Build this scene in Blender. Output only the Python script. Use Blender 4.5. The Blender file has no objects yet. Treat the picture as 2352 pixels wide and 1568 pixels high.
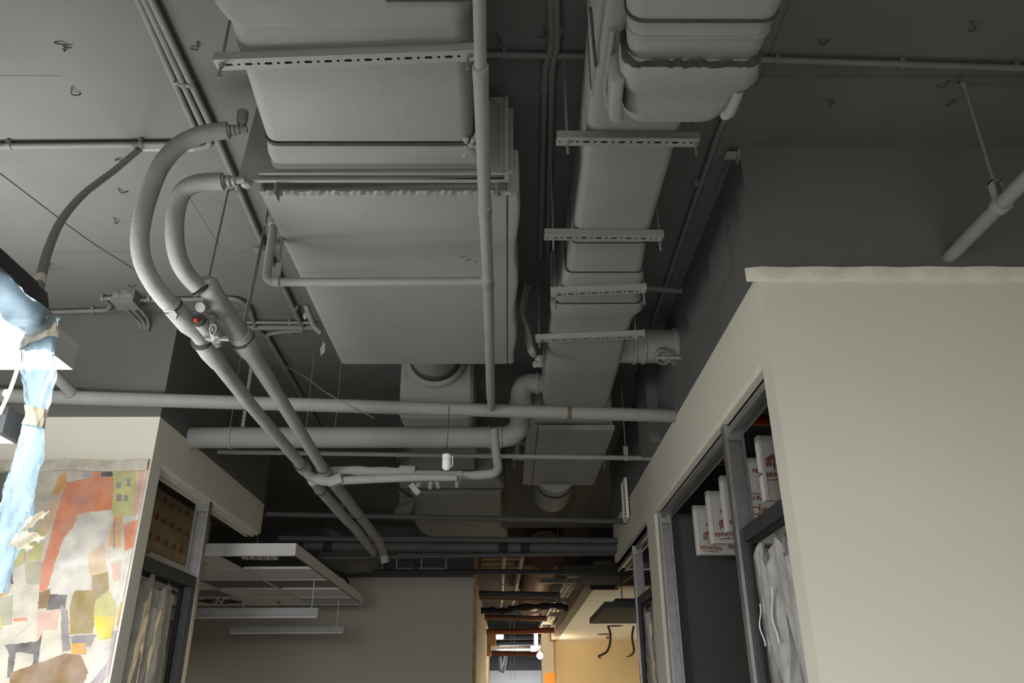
import bpy, math, random
from mathutils import Vector as V, Matrix
random.seed(7)
C = bpy.context.scene
COL = C.collection
PI = math.pi

# ---------------------------------------------------------------- camera
F_PX = 1835.0
PITCH, YAW, ROLL = math.radians(24.7), math.radians(.41), math.radians(-.26)
CAM = V((0, 0, 1.6))
FW = V((math.sin(YAW) * math.cos(PITCH), math.cos(YAW) * math.cos(PITCH), math.sin(PITCH)))
_r = V((math.cos(YAW), -math.sin(YAW), 0))
_u = _r.cross(FW)
RT = math.cos(ROLL) * _r + math.sin(ROLL) * _u
UP = -math.sin(ROLL) * _r + math.cos(ROLL) * _u
cd = bpy.data.cameras.new('camera')
cam = bpy.data.objects.new('camera', cd)
COL.objects.link(cam)
cd.sensor_width = 36.0
cd.lens = F_PX / 2352 * 36.0
cd.clip_start = .05
cd.clip_end = 200
m = Matrix.Identity(4)
for i in range(3):
    m[i][0], m[i][1], m[i][2], m[i][3] = RT[i], UP[i], -FW[i], CAM[i]
cam.matrix_world = m
C.camera = cam


def P(px, py, x=None, y=None, z=None):
    """point of the place seen at a pixel of the photograph, on the plane x=, y= or z="""
    d = RT * ((px - 1176) / F_PX) + UP * ((784 - py) / F_PX) + FW
    if x is not None:
        t = (x - CAM.x) / d.x
    elif y is not None:
        t = (y - CAM.y) / d.y
    else:
        t = (z - CAM.z) / d.z
    return CAM + d * t


# ---------------------------------------------------------------- materials
def mat(name, col, rough=.75, metal=0., var=.06, scale=6., bump=.0, bscale=60., spec=.3):
    mt = bpy.data.materials.new(name)
    mt.use_nodes = True
    nt = mt.node_tree
    b = nt.nodes['Principled BSDF']
    b.inputs['Roughness'].default_value = rough
    b.inputs['Metallic'].default_value = metal
    b.inputs['Specular IOR Level'].default_value = spec
    tc = nt.nodes.new('ShaderNodeTexCoord')
    n = nt.nodes.new('ShaderNodeTexNoise')
    n.inputs['Scale'].default_value = scale
    n.inputs['Detail'].default_value = 4
    nt.links.new(tc.outputs['Object'], n.inputs['Vector'])
    r = nt.nodes.new('ShaderNodeMapRange')
    r.inputs['From Min'].default_value = .3
    r.inputs['From Max'].default_value = .7
    r.inputs['To Min'].default_value = 1 - var
    r.inputs['To Max'].default_value = 1 + var
    nt.links.new(n.outputs['Fac'], r.inputs['Value'])
    mx = nt.nodes.new('ShaderNodeVectorMath')
    mx.operation = 'SCALE'
    mx.inputs[0].default_value = col
    nt.links.new(r.outputs['Result'], mx.inputs['Scale'])
    nt.links.new(mx.outputs['Vector'], b.inputs['Base Color'])
    if bump:
        n2 = nt.nodes.new('ShaderNodeTexNoise')
        n2.inputs['Scale'].default_value = bscale
        n2.inputs['Detail'].default_value = 3
        nt.links.new(tc.outputs['Object'], n2.inputs['Vector'])
        bp = nt.nodes.new('ShaderNodeBump')
        bp.inputs['Strength'].default_value = bump
        bp.inputs['Distance'].default_value = .01
        nt.links.new(n2.outputs['Fac'], bp.inputs['Height'])
        nt.links.new(bp.outputs['Normal'], b.inputs['Normal'])
    return mt


def emis(name, col, strength):
    mt = bpy.data.materials.new(name)
    mt.use_nodes = True
    nt = mt.node_tree
    b = nt.nodes['Principled BSDF']
    b.inputs['Base Color'].default_value = (*col, 1)
    b.inputs['Emission Color'].default_value = (*col, 1)
    b.inputs['Emission Strength'].default_value = strength
    tc = nt.nodes.new('ShaderNodeTexCoord')
    n = nt.nodes.new('ShaderNodeTexNoise')
    n.inputs['Scale'].default_value = 3
    nt.links.new(tc.outputs['Object'], n.inputs['Vector'])
    r = nt.nodes.new('ShaderNodeMapRange')
    r.inputs['To Min'].default_value = strength * .95
    r.inputs['To Max'].default_value = strength * 1.05
    nt.links.new(n.outputs['Fac'], r.inputs['Value'])
    nt.links.new(r.outputs['Result'], b.inputs['Emission Strength'])
    return mt


def film(name, col, clear=.5, rough=.25, transl=.6):
    """thin crumpled plastic sheet: part clear, part scattering, a little gloss"""
    mt = bpy.data.materials.new(name)
    mt.use_nodes = True
    nt = mt.node_tree
    nt.nodes.remove(nt.nodes['Principled BSDF'])
    out = nt.nodes['Material Output']
    N, L = nt.nodes.new, nt.links.new
    tr = N('ShaderNodeBsdfTransparent')
    tr.inputs['Color'].default_value = tuple(.5 + .5 * c for c in col) + (1,)
    tl = N('ShaderNodeBsdfTranslucent')
    tl.inputs['Color'].default_value = (*col, 1)
    df = N('ShaderNodeBsdfDiffuse')
    df.inputs['Color'].default_value = (*col, 1)
    gl = N('ShaderNodeBsdfGlossy')
    gl.inputs['Roughness'].default_value = rough
    m1 = N('ShaderNodeMixShader')
    m1.inputs[0].default_value = transl
    L(df.outputs[0], m1.inputs[1])
    L(tl.outputs[0], m1.inputs[2])
    m2 = N('ShaderNodeMixShader')
    tc = N('ShaderNodeTexCoord')
    n = N('ShaderNodeTexNoise')
    n.inputs['Scale'].default_value = 9
    n.inputs['Detail'].default_value = 5
    L(tc.outputs['Object'], n.inputs['Vector'])
    r = N('ShaderNodeMapRange')
    r.inputs['From Min'].default_value = .35
    r.inputs['From Max'].default_value = .65
    r.inputs['To Min'].default_value = max(0, clear - .22)
    r.inputs['To Max'].default_value = min(1, clear + .22)
    L(n.outputs['Fac'], r.inputs['Value'])
    L(r.outputs['Result'], m2.inputs[0])
    L(m1.outputs[0], m2.inputs[1])
    L(tr.outputs[0], m2.inputs[2])
    m3 = N('ShaderNodeMixShader')
    fr = N('ShaderNodeFresnel')
    fr.inputs['IOR'].default_value = 1.25
    L(fr.outputs[0], m3.inputs[0])
    L(m2.outputs[0], m3.inputs[1])
    L(gl.outputs[0], m3.inputs[2])
    L(m3.outputs[0], out.inputs['Surface'])
    return mt


G = .118
M = {}
M['grey_wall'] = mat('grey_wall_paint', (G * .99, G, G * .96), .85, var=.05, scale=3, bump=.15, bscale=90)
M['duct'] = mat('grey_insulation_paint', (.246, .248, .236), .8, var=.05, scale=4, bump=.25, bscale=14)
M['sheet'] = mat('grey_sheet_paint', (.241, .243, .232), .7, var=.04, scale=5, bump=.08, bscale=40)
M['pipe'] = mat('grey_pipe_paint', (.24, .241, .228), .65, var=.05, scale=9, bump=.06, bscale=50)
M['lagging'] = mat('grey_foam_lagging', (.255, .256, .245), .85, var=.07, scale=12, bump=.15, bscale=70)
M['seam'] = mat('dark_joint_tape', (.05, .05, .048), .9, var=.2, scale=30, bump=.4, bscale=80)
M['conduit'] = mat('grey_conduit_paint', (.15, .148, .142), .7, var=.06, scale=12)
M['rail'] = mat('painted_channel_steel', (.27, .268, .258), .55, .1, var=.05, scale=20)
M['rod'] = mat('threaded_steel', (.22, .22, .21), .5, .3, var=.2, scale=200, bump=.6, bscale=300)
M['beige'] = mat('warm_beige_paint', (.655, .627, .54), .8, var=.015, scale=2, bump=.05, bscale=200)
M['plaster'] = mat('bare_plaster_edge', (.74, .70, .61), .9, var=.06, scale=20, bump=.2, bscale=60)
M['alu'] = mat('bare_galvanised_steel', (.40, .395, .395), .4, .85, var=.12, scale=15)
M['dark_steel'] = mat('dark_grey_frame', (.045, .048, .052), .5, .2, var=.1, scale=10)
M['dark_panel'] = mat('charcoal_panel', (.085, .085, .088), .8, var=.08, scale=60, bump=.1, bscale=150)
M['black'] = mat('black_rubber', (.015, .015, .016), .7, var=.1)
M['brass'] = mat('brass', (.62, .42, .14), .35, .9, var=.1)
M['red'] = mat('red_plastic', (.28, .02, .012), .5, var=.1)
M['white'] = mat('white_plastic', (.8, .79, .76), .4, var=.02)
M['lamp_white'] = mat('white_lamp_housing', (.62, .62, .61), .5, var=.03)
M['grey_light'] = mat('light_grey_housing', (.45, .46, .47), .5, var=.03)
M['concrete'] = mat('floor_concrete', (.32, .325, .315), .8, var=.12, scale=2, bump=.1)
M['wood'] = mat('raw_timber', (.42, .27, .14), .8, var=.2, scale=14)
M['tape'] = mat('beige_masking_tape', (.72, .66, .52), .8, var=.06, scale=30)
M['cable'] = mat('dark_cable', (.03, .03, .032), .6, var=.1)
M['white_cable'] = mat('white_cable', (.75, .74, .72), .5, var=.03)
M['board'] = mat('wrapped_board_white', (.66, .64, .59), .45, var=.04, scale=8)
M['logo'] = mat('rust_red_print', (.26, .035, .022), .6, var=.05)
M['blue_film'] = film('blue_plastic_film', (.66, .84, .97), .55, .2, .8)
M['clear_film'] = film('clear_plastic_film', (.86, .85, .83), .27, .4, .55)
M['thin_film'] = film('thin_clear_film', (.8, .8, .78), .93, .15, .4)
M['lamp_on'] = emis('lit_lamp_diffuser', (1., .97, .93), 11)
M['lamp_on2'] = emis('lit_lamp_diffuser_small', (1., .97, .93), 5)


# ---------------------------------------------------------------- mesh builder
class B:
    def __init__(s):
        s.v, s.f, s.mi, s.cur = [], [], [], 0

    def add(s, vs, fs):
        o = len(s.v)
        s.v += [V(v) for v in vs]
        for f in fs:
            s.f.append([o + i for i in f])
            s.mi.append(s.cur)
        return s

    def hexa(s, p):
        return s.add(p, [(0, 3, 2, 1), (4, 5, 6, 7), (0, 1, 5, 4), (1, 2, 6, 5), (2, 3, 7, 6), (3, 0, 4, 7)])

    def box(s, x0, x1, y0, y1, z0, z1):
        return s.hexa([(x0, y0, z0), (x1, y0, z0), (x1, y1, z0), (x0, y1, z0), (x0, y0, z1), (x1, y0, z1), (x1, y1, z1), (x0, y1, z1)])

    def obox(s, c, u, v, w, a, b, d):
        c = V(c)
        u, v, w = V(u).normalized() * a / 2, V(v).normalized() * b / 2, V(w).normalized() * d / 2
        return s.hexa([c - u - v - w, c + u - v - w, c + u + v - w, c - u + v - w, c - u - v + w, c + u - v + w, c + u + v + w, c - u + v + w])

    def loft(s, secs, caps=True, closed=True):
        n = len(secs[0])
        vs = [p for q in secs for p in q]
        fs = []
        for i in range(len(secs) - 1):
            for j in range(n if closed else n - 1):
                k = (j + 1) % n
                fs.append((i * n + j, i * n + k, (i + 1) * n + k, (i + 1) * n + j))
        if caps:
            fs.append(tuple(range(n))[::-1])
            fs.append(tuple((len(secs) - 1) * n + j for j in range(n)))
        return s.add(vs, fs)

    def tube(s, pts, r, n=14, caps=True):
        pts = [V(p) for p in pts]
        q = [pts[0]]
        for p in pts[1:]:
            if (p - q[-1]).length > 1e-5:
                q.append(p)
        rr = r if isinstance(r, (list, tuple)) else [r] * len(q)
        pts = q
        secs = []
        t0 = (pts[1] - pts[0]).normalized()
        a = V((0, 0, 1)) if abs(t0.z) < .9 else V((1, 0, 0))
        u = t0.cross(a).normalized()
        for i, p in enumerate(pts):
            if i == 0:
                t = t0
            elif i == len(pts) - 1:
                t = (pts[i] - pts[i - 1]).normalized()
            else:
                t = ((pts[i] - pts[i - 1]).normalized() + (pts[i + 1] - pts[i]).normalized())
                t = t.normalized() if t.length > 1e-6 else t0
            u = (u - t * u.dot(t)).normalized()
            w = t.cross(u)
            secs.append([p + (u * math.cos(2 * PI * j / n) + w * math.sin(2 * PI * j / n)) * rr[i] for j in range(n)])
        return s.loft(secs, caps)

    def cyl(s, a, b, r, n=14):
        return s.tube([a, b], r, n)

    def lathe(s, p, d, prof, n=16):
        """prof: (distance along d, radius)"""
        p, d = V(p), V(d).normalized()
        a = V((0, 0, 1)) if abs(d.z) < .9 else V((1, 0, 0))
        u = d.cross(a).normalized()
        w = d.cross(u)
        return s.loft([[p + d * t + (u * math.cos(2 * PI * j / n) + w * math.sin(2 * PI * j / n)) * max(r, .0004) for j in range(n)] for t, r in prof])

    def prism(s, poly, vec):
        poly, vec = [V(p) for p in poly], V(vec)
        n = len(poly)
        return s.add(poly + [p + vec for p in poly], [tuple(range(n))[::-1], tuple(range(n, 2 * n))] + [(i, (i + 1) % n, n + (i + 1) % n, n + i) for i in range(n)])

    def grid(s, fn, nu, nv):
        vs = [fn(i / nu, j / nv) for j in range(nv + 1) for i in range(nu + 1)]
        return s.add(vs, [(j * (nu + 1) + i, j * (nu + 1) + i + 1, (j + 1) * (nu + 1) + i + 1, (j + 1) * (nu + 1) + i) for j in range(nv) for i in range(nu)])

    def holed(s, o, u, v, w, hu, hv):
        """flat cell o..o+u by o..o+v (vectors) with a rounded slot hu x hv in its middle"""
        o, u, v = V(o), V(u), V(v)
        c = o + (u + v) / 2
        lu, lv = u.length, v.length
        eu, ev = u / lu, v / lv
        out, inn = [], []
        r = hv / 2
        for k in range(16):
            side, q = divmod(k + 2, 4)
            q = q / 4
            side %= 4
            if side == 0: a, b = -.5 + q, -.5
            elif side == 1: a, b = .5, -.5 + q
            elif side == 2: a, b = .5 - q, .5
            else: a, b = -.5, .5 - q
            out.append(c + eu * a * lu + ev * b * lv)
            th = math.atan2(b, a)
            x, y = math.cos(th) * r, math.sin(th) * r
            x += (hu / 2 - r) * (1 if x > 1e-6 else -1 if x < -1e-6 else 0)
            inn.append(c + eu * x + ev * y)
        n = 16
        return s.add(out + inn, [(i, (i + 1) % n, n + (i + 1) % n, n + i) for i in range(n)])


def fillet(pts, r, k=6):
    pts = [V(p) for p in pts]
    out = [pts[0]]
    for i in range(1, len(pts) - 1):
        a, b, c = pts[i - 1], pts[i], pts[i + 1]
        d1, d2 = (a - b), (c - b)
        rr = min(r, d1.length * .48, d2.length * .48)
        p0, p1 = b + d1.normalized() * rr, b + d2.normalized() * rr
        for j in range(k + 1):
            t = j / k
            out.append(p0 * (1 - t) ** 2 + b * 2 * t * (1 - t) + p1 * t ** 2)
    out.append(pts[-1])
    return out


def spline(pts, k=6):
    pts = [V(p) for p in pts]
    q = [pts[0] * 2 - pts[1]] + pts + [pts[-1] * 2 - pts[-2]]
    out = []
    for i in range(1, len(q) - 2):
        a, b, c, d = q[i - 1:i + 3]
        for j in range(k):
            t = j / k
            out.append(.5 * ((2 * b) + (c - a) * t + (2 * a - 5 * b + 4 * c - d) * t * t + (3 * b - a - 3 * c + d) * t ** 3))
    out.append(pts[-1])
    return out


def rrect(y, x0, x1, z0, z1, r, n=4, tilt=0.):
    """rounded rectangle in the plane y (tilt shifts y with height)"""
    out = []
    for cx, cz, a0 in ((x1 - r, z1 - r, 0), (x0 + r, z1 - r, 90), (x0 + r, z0 + r, 180), (x1 - r, z0 + r, 270)):
        for j in range(n + 1):
            a = math.radians(a0 + 90 * j / n)
            out.append(V((cx + r * math.cos(a), y + tilt * (cz + r * math.sin(a) - z0), cz + r * math.sin(a))))
    return out


ORG = {}


def link(name, b, mt, org, parent=None, bevel=0., smooth=40, seg=2):
    me = bpy.data.meshes.new(name)
    me.from_pydata([v - org for v in b.v], [], b.f)
    for x in (mt if isinstance(mt, (list, tuple)) else [mt]):
        me.materials.append(M[x] if isinstance(x, str) else x)
    for p, i in zip(me.polygons, b.mi):
        p.material_index = i
    import bmesh
    bm = bmesh.new()
    bm.from_mesh(me)
    bmesh.ops.recalc_face_normals(bm, faces=bm.faces)
    bm.to_mesh(me)
    bm.free()
    me.shade_smooth()
    me.set_sharp_from_angle(angle=math.radians(smooth))
    o = bpy.data.objects.new(name, me)
    COL.objects.link(o)
    if parent:
        o.parent = parent
        o.location = org - ORG[parent.name]
    else:
        o.location = org
    ORG[o.name] = org
    if bevel:
        md = o.modifiers.new('bevel', 'BEVEL')
        md.width = bevel
        md.segments = seg
        md.limit_method = 'ANGLE'
        md.angle_limit = math.radians(40)
        md.harden_normals = True
    return o


def centre(b):
    lo = V((min(v[i] for v in b.v) for i in range(3)))
    hi = V((max(v[i] for v in b.v) for i in range(3)))
    return V(((lo.x + hi.x) / 2, (lo.y + hi.y) / 2, lo.z))


def part(name, b, mt, parent, label=None, **k):
    o = link(name, b, mt, ORG[parent.name].copy(), parent, **k)
    if label:
        o['label'] = label
    return o


def tag(o, label, cat, group=None, kind=None):
    o['label'] = label
    o['category'] = cat
    if group: o['group'] = group
    if kind: o['kind'] = kind
    return o


def top(name, b, mt, label, cat, group=None, kind=None, **k):
    return tag(link(name, b, mt, centre(b), **k), label, cat, group, kind)


def thing(name, label, cat, loc, group=None):
    o = bpy.data.objects.new(name, None)
    o.empty_display_size = .1
    COL.objects.link(o)
    o.location = V(loc)
    ORG[o.name] = V(loc)
    return tag(o, label, cat, group)


def struct(name, b, mt, label, cat='wall', **k):
    return tag(link(name, b, mt, centre(b), **k), label, cat, None, 'structure')


def dup(o, delta, label=None, group=None):
    """copy of a thing with its parts and sub-parts, moved by delta"""
    def rec(a, par):
        c = a.copy()
        COL.objects.link(c)
        if par: c.parent = par
        for ch in list(a.children): rec(ch, c)
        return c
    c = rec(o, None)
    c.location = o.location + V(delta)
    if label: c['label'] = label
    if group: c['group'] = group
    return c


ZC = 3.8            # ceiling
XL, XR = -2.0, 1.0  # sides of the passage
YL, YR = 4.38, 2.77 # fronts of the left and right partitions

# ---------------------------------------------------------------- setting
def ceiling_material():
    mt = mat('grey_painted_slab', (G * .99, G, G * .96), .85, var=.06, scale=2.5, bump=.12, bscale=80)
    nt = mt.node_tree
    N, L = nt.nodes.new, nt.links.new
    b = nt.nodes['Principled BSDF']
    src = b.inputs['Base Color'].links[0].from_socket
    g = N('ShaderNodeNewGeometry')
    sx = N('ShaderNodeSeparateXYZ')
    L(g.outputs['Position'], sx.inputs[0])
    nz = N('ShaderNodeTexNoise')
    nz.inputs['Scale'].default_value = 2.2
    L(g.outputs['Position'], nz.inputs['Vector'])
    masks = []
    for ax, off, per in (('X', -1.5 + 1.235 * 8, 1.235), ('Y', 2.35 + 1.29 * 8, 1.29)):
        a = N('ShaderNodeMath'); a.operation = 'ADD'
        L(sx.outputs[ax], a.inputs[0]); a.inputs[1].default_value = -off + per * 20
        md = N('ShaderNodeMath'); md.operation = 'MODULO'
        L(a.outputs[0], md.inputs[0]); md.inputs[1].default_value = per
        lt = N('ShaderNodeMath'); lt.operation = 'LESS_THAN'
        L(md.outputs[0], lt.inputs[0]); lt.inputs[1].default_value = .005
        gt = N('ShaderNodeMath'); gt.operation = 'GREATER_THAN'
        L(nz.outputs['Fac'], gt.inputs[0]); gt.inputs[1].default_value = .46
        ml = N('ShaderNodeMath'); ml.operation = 'MULTIPLY'
        L(lt.outputs[0], ml.inputs[0]); L(gt.outputs[0], ml.inputs[1])
        masks.append(ml)
    mx = N('ShaderNodeMath'); mx.operation = 'MAXIMUM'
    L(masks[0].outputs[0], mx.inputs[0]); L(masks[1].outputs[0], mx.inputs[1])
    mm = N('ShaderNodeMath'); mm.operation = 'MULTIPLY'
    L(mx.outputs[0], mm.inputs[0]); mm.inputs[1].default_value = .6
    mix = N('ShaderNodeMix'); mix.data_type = 'RGBA'
    L(mm.outputs[0], mix.inputs[0])
    L(src, mix.inputs[6])
    mix.inputs[7].default_value = (.03, .03, .028, 1)
    L(mix.outputs[2], b.inputs['Base Color'])
    return mt


M['slab'] = ceiling_material()
M['rough_slab'] = mat('dark_rough_slab', (.05, .042, .035), .9, var=.3, scale=3)
M['back_wall'] = mat('pale_back_wall', (.50, .47, .41), .85, var=.03, scale=2)
M['yellow_wall'] = mat('warm_yellow_wall', (.66, .55, .35), .8, var=.02, scale=2)
M['white_ceiling'] = mat('white_board_ceiling', (.74, .73, .72), .85, var=.02, scale=2)
M['concrete_face'] = mat('rough_concrete_face', (.20, .18, .155), .9, var=.25, scale=8, bump=.3, bscale=30)

struct('ceiling', B().box(-7, 6, -4, 10.75, ZC, ZC + .25), 'slab', 'grey painted concrete ceiling slab', 'ceiling')
struct('ceiling_corridor', B().box(-1.2, 1.2, 10.75, 26, 3.9, 4.1), 'rough_slab', 'dark unfinished ceiling above the far corridor', 'ceiling')
struct('floor', B().box(-7, 6, -4, 26, -.12, 0), 'concrete', 'bare concrete floor', 'floor')
struct('wall_rear', B().box(-7, 6, -4.1, -4, 0, ZC), 'beige', 'beige wall behind the viewer')
struct('wall_outer_left', B().box(-7.1, -7, -4, 26, 0, ZC + .3), 'beige', 'outer wall far to the left')
struct('wall_outer_right', B().box(6, 6.1, -4, 26, 0, ZC + .3), 'beige', 'outer wall far to the right')

# left partition: front, jamb and header over the opening
b = B().box(-7, XL, YL, 4.51, 0, 3.14)
b.box(XL - .1, XL, 4.51, 6.55, 2.9, 3.14)
struct('wall_left', b, 'beige', 'beige left partition with a header over its opening')
b = B().box(-7, XL, YL, 4.51, 3.14, ZC)
b.box(XL - .1, XL, 4.51, 6.55, 3.14, ZC)
struct('wall_left_upper', b, 'grey_wall', 'grey band of the left partition under the ceiling')
# right partition
b = B().box(XR, 6, YR, 2.88, 0, 3.17)
b.box(XR, XR + .1, 2.88, 7.58, 2.83, 3.17)
b.box(XR, XR + .1, 5.42, 5.74, 0, 2.83)
struct('wall_right', b, 'beige', 'beige right partition with header and mullion over its openings')
b = B().box(XR, 6, YR, 2.88, 3.17, ZC)
b.box(XR, XR + .1, 2.88, 7.58, 3.17, ZC)
struct('wall_right_upper', b, 'grey_wall', 'grey band of the right partition under the ceiling')
struct('wall_pilaster', B().box(.93, XR, 4.98, 5.4, 3.17, ZC), 'grey_wall', 'grey pilasters standing out of the right wall')
# ragged plaster band along the top of the beige right front
def band(u, v):
    x = XR - .045 + u * 3.5
    q = 2 * PI * v
    r = .009 + .003 * math.sin(31 * u * 3) + .002 * math.sin(83 * u)
    edge = 1.0 if 0.001 < u < .999 else .25
    return V((x + (.012 * math.sin(q) if u < .01 else 0), YR - .004 - abs(math.sin(q / 2)) * r * 1.6 * edge, 3.205 - .075 * abs(((v * 2) % 2) - 1) if v <= 1 else 0))
b = B()
secs = []
for i in range(60):
    u = i / 59
    x = XR - .05 + u * 3.6
    k = .45 if i == 0 else 1
    t = (.012 + .004 * math.sin(i * 1.7)) * k
    secs.append([V((x, YR + .002, 3.195)), V((x, YR - t, 3.19 + .004 * k)), V((x, YR - t * 1.5, 3.165)), V((x, YR - t * 1.2, 3.14 + .003 * math.sin(i * 2.3))), V((x, YR + .002, 3.134))])
b.loft(secs)
struct('trim_1', b, 'plaster', 'pale plaster band along the top of the beige right wall', 'trim')
# bare inner edges and metal tracks of the openings
struct('trim_2', B().box(XR - .002, XR + .03, 2.885, 5.42, 2.80, 2.832), 'plaster', 'pale bead under the right header', 'trim')
b = B()
for x0, x1, z0, z1 in ((XR + .03, XR + .1, 2.79, 2.83), (XR + .03, XR + .038, 2.755, 2.83), (XR + .092, XR + .1, 2.755, 2.83), (XR + .06, XR + .066, 2.78, 2.83)):
    b.box(x0, x1, 2.885, 5.42, z0, z1)
struct('trim_3', b, 'alu', 'metal head track of the first right opening', 'trim')
b = B()
for x0, x1, z0, z1 in ((XR + .03, XR + .1, 2.79, 2.83), (XR + .03, XR + .038, 2.755, 2.83), (XR + .092, XR + .1, 2.755, 2.83)):
    b.box(x0, x1, 5.745, 7.62, z0, z1)
b.box(XR + .1, XR + .9, 7.56, 7.62, 2.77, 2.83)
struct('trim_4', b, 'alu', 'metal head track of the second right opening', 'trim')
b = B()
for i, (x, z) in enumerate(((XL - .012, 2.875), (XL - .035, 2.862), (XL - .058, 2.868), (XL - .085, 2.86))):
    b.box(x - .008, x + .006, 4.515, 6.5 - .03 * (i % 2), z, 2.9)
b.box(XL - .1, XL, 4.515, 6.5, 2.888, 2.9)
struct('trim_5', b, 'plaster', 'pale grooved track under the left header', 'trim')

# far end
struct('wall_back', B().box(-7, -.43, 10.65, 10.75, 0, 3.15), 'back_wall', 'pale back wall at the end of the left room')
struct('wall_back_upper', B().box(-7, -.43, 10.65, 10.75, 3.15, ZC), 'grey_wall', 'grey band above the pale back wall')
struct('wall_corridor_left', B().box(-.6, -.43, 10.75, 21, 0, 3.25), 'back_wall', 'left wall of the far corridor')
struct('wall_corridor_right', B().box(XR, XR + .14, 10.7, 20, 3.03, 3.24), 'concrete_face', 'header along the right side of the far corridor')
struct('wall_corridor_pier', B().box(.80, XR + .08, 19.9, 20.3, 0, 3.9), 'beige', 'narrow pier beside the bright end of the corridor')
struct('wall_room_front', B().box(XR + .14, 6, 10.7, 10.82, 3.05, 3.36), 'concrete_face', 'grey face above the white ceiling of the right room')
struct('ceiling_room', B().box(XR + .14, 6, 10.82, 20, 3.05, 3.12), 'white_ceiling', 'white ceiling of the far right room', 'ceiling')
struct('wall_room_end', B().box(XR + .08, 6, 20, 20.1, 0, 3.12), 'yellow_wall', 'yellowish end wall of the far right room')
struct('wall_far_end', B().box(-1.2, 3, 25.9, 26, 2.65, 4.0), 'grey_wall', 'grey top of the far end wall', 'wall')
struct('wall_far_end_lower', B().box(-1.2, 3, 25.85, 26, 0, 2.65), 'white_ceiling', 'white lower part of the far end wall', 'wall')
struct('wall_office', B().box(XR + .1, 6, 5.42, 5.5, 0, 2.8), 'dark_panel', 'charcoal partition inside the right office')
# left side beyond: wall of the left room
struct('wall_service_void', B().box(XR + .1, 6, 7.5, 7.56, 2.85, ZC), 'grey_wall', 'grey wall above the right office void')

# ---------------------------------------------------------------- ducts and units
def S(py, xl, xr, zb, zt=3.72, r=.04, tilt=0.):
    a, c = P(xl, py, z=zb), P(xr, py, z=zb)
    return rrect((a.y + c.y) / 2, a.x, c.x, zb, zt, r, tilt=tilt)


def ring(sec0, dy=.006, grow=.006, col='seam'):
    """thin band around a rounded-rect section"""
    c = sum(sec0, V()) / len(sec0)
    out = []
    for y, g in ((-dy, 0), (-dy, grow), (dy, grow), (dy, 0)):
        out.append([c + V(((p.x - c.x) * (1 + g / abs(sec0[0].x - c.x + 1e-4)), 0, (p.z - c.z) * (1 + g / .16))) + V((0, p.y - c.y + y, 0)) for p in sec0])
    return B().loft(out)


def hanger(pa, pb, rods, zs, label, below=.05, top_z=ZC, w=.041, h=.03, per=.06, name='trapeze_hanger', group=None):
    """slotted channel carried by two threaded rods"""
    a, c = V(pa), V(pb)
    L = (c - a).length
    u = (c - a).normalized()
    v = V((0, 0, 1)).cross(u).normalized()
    n = V((0, 0, 1))
    t = thing(name, label, 'hanger', a, group)
    b = B()
    k = max(2, round(L / per))
    p = L / k
    for i in range(k):
        for j, (f0, f1, hu, hv) in enumerate(((0, .36, .009, .009), (.36, 1, .024, .010))):
            b.holed(a + u * p * (i + f0) - v * w / 2, u * p * (f1 - f0), v * w, n, hu, hv)
    m = (a + c) / 2
    for sgn in (-1, 1):
        b.obox(m + v * sgn * (w / 2 + .001) + n * h / 2, u, v, n, L, .002, h)
    part('channel', b, 'rail', t)
    for f in rods:
        q = a + u * L * f
        part('threaded_rod', B().cyl(q - n * below, V((q.x, q.y, top_z)), .0045, 8), 'rod', t)
        nb = B().lathe(q, -n, ((0, .013), (.002, .013), (.0021, .008), (.010, .008)), 6)
        part('nut', nb, 'rail', t)
    return t


# near supply duct with its thicker first wrap
zb = 3.40
t = thing('insulated_duct', 'big pale insulated duct running into the fan coil unit, top centre', 'duct', P(800, 200, z=zb))
secs = [S(py, xl, xr, zb, r=.045) for py, xl, xr in ((40, 520, 1072), (110, 538, 1078), (200, 568, 1082), (270, 590, 1084), (324, 608, 1086))]
part('duct_body', B().loft(secs), 'duct', t)
zw = 3.365
secs = []
for i, (py, xl, xr) in enumerate(((-260, 400, 1094), (-120, 448, 1090), (0, 482, 1086), (25, 487, 1086), (40, 494, 1084), (52, 505, 1080), (60, 520, 1074))):
    s_ = S(py, xl, xr, zw + (.02 if i == 6 else 0), 3.76, .06)
    secs.append([p + V((0, 0, .006 * math.sin(p.x * 17 + i * 2))) for p in s_])
part('thick_wrap', B().loft(secs), 'duct', t, 'thicker swollen insulation wrap')
part('joint_cord', ring(S(329, 610, 1086, zb, r=.045), .008, .006), 'seam', t, 'dark cord around the duct')
secs = []
for i, (py, xl, xr) in enumerate(((333, 611, 1090), (352, 611, 1100), (366, 613, 1112), (378, 620, 1122), (392, 619, 1150), (400, 622, 1160))):
    secs.append([p + V((0, 0, .004 * math.sin(p.x * 23 + i))) for p in S(py, xl, xr, zb + (.0, -.006, -.004, .008, .01, .012)[i], 3.74, .035)])
part('flared_collar', B().loft(secs), 'duct', t)
# torn patch near the corner
p0 = P(1078, 345, z=zb - .008)
b = B()
for i in range(16):
    q = p0 + V((random.uniform(-.02, .035), random.uniform(-.05, .06), random.uniform(0, .03)))
    b.lathe(q, (random.uniform(-1, 1), random.uniform(-1, 1), -.4), ((0, .003), (.008, .013), (.018, .010), (.024, .002)), 7)
part('torn_insulation', b, 'lagging', t, 'ragged torn insulation')
# folded strip at the top of the frame
b = B().obox(P(1000, -4, z=zw - .004), (1, 0, 0), (0, 1, 0), (0, 0, 1), .27, .02, .006)
part('tape_strip', b, 'seam', t, 'dark strip of tape')
hanger(P(495, 150, z=3.368), P(1092, 128, z=3.368), (.022, .97), 3.368, 'long slotted hanger rail under the big duct, left of the vertical drain pipe')

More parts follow.
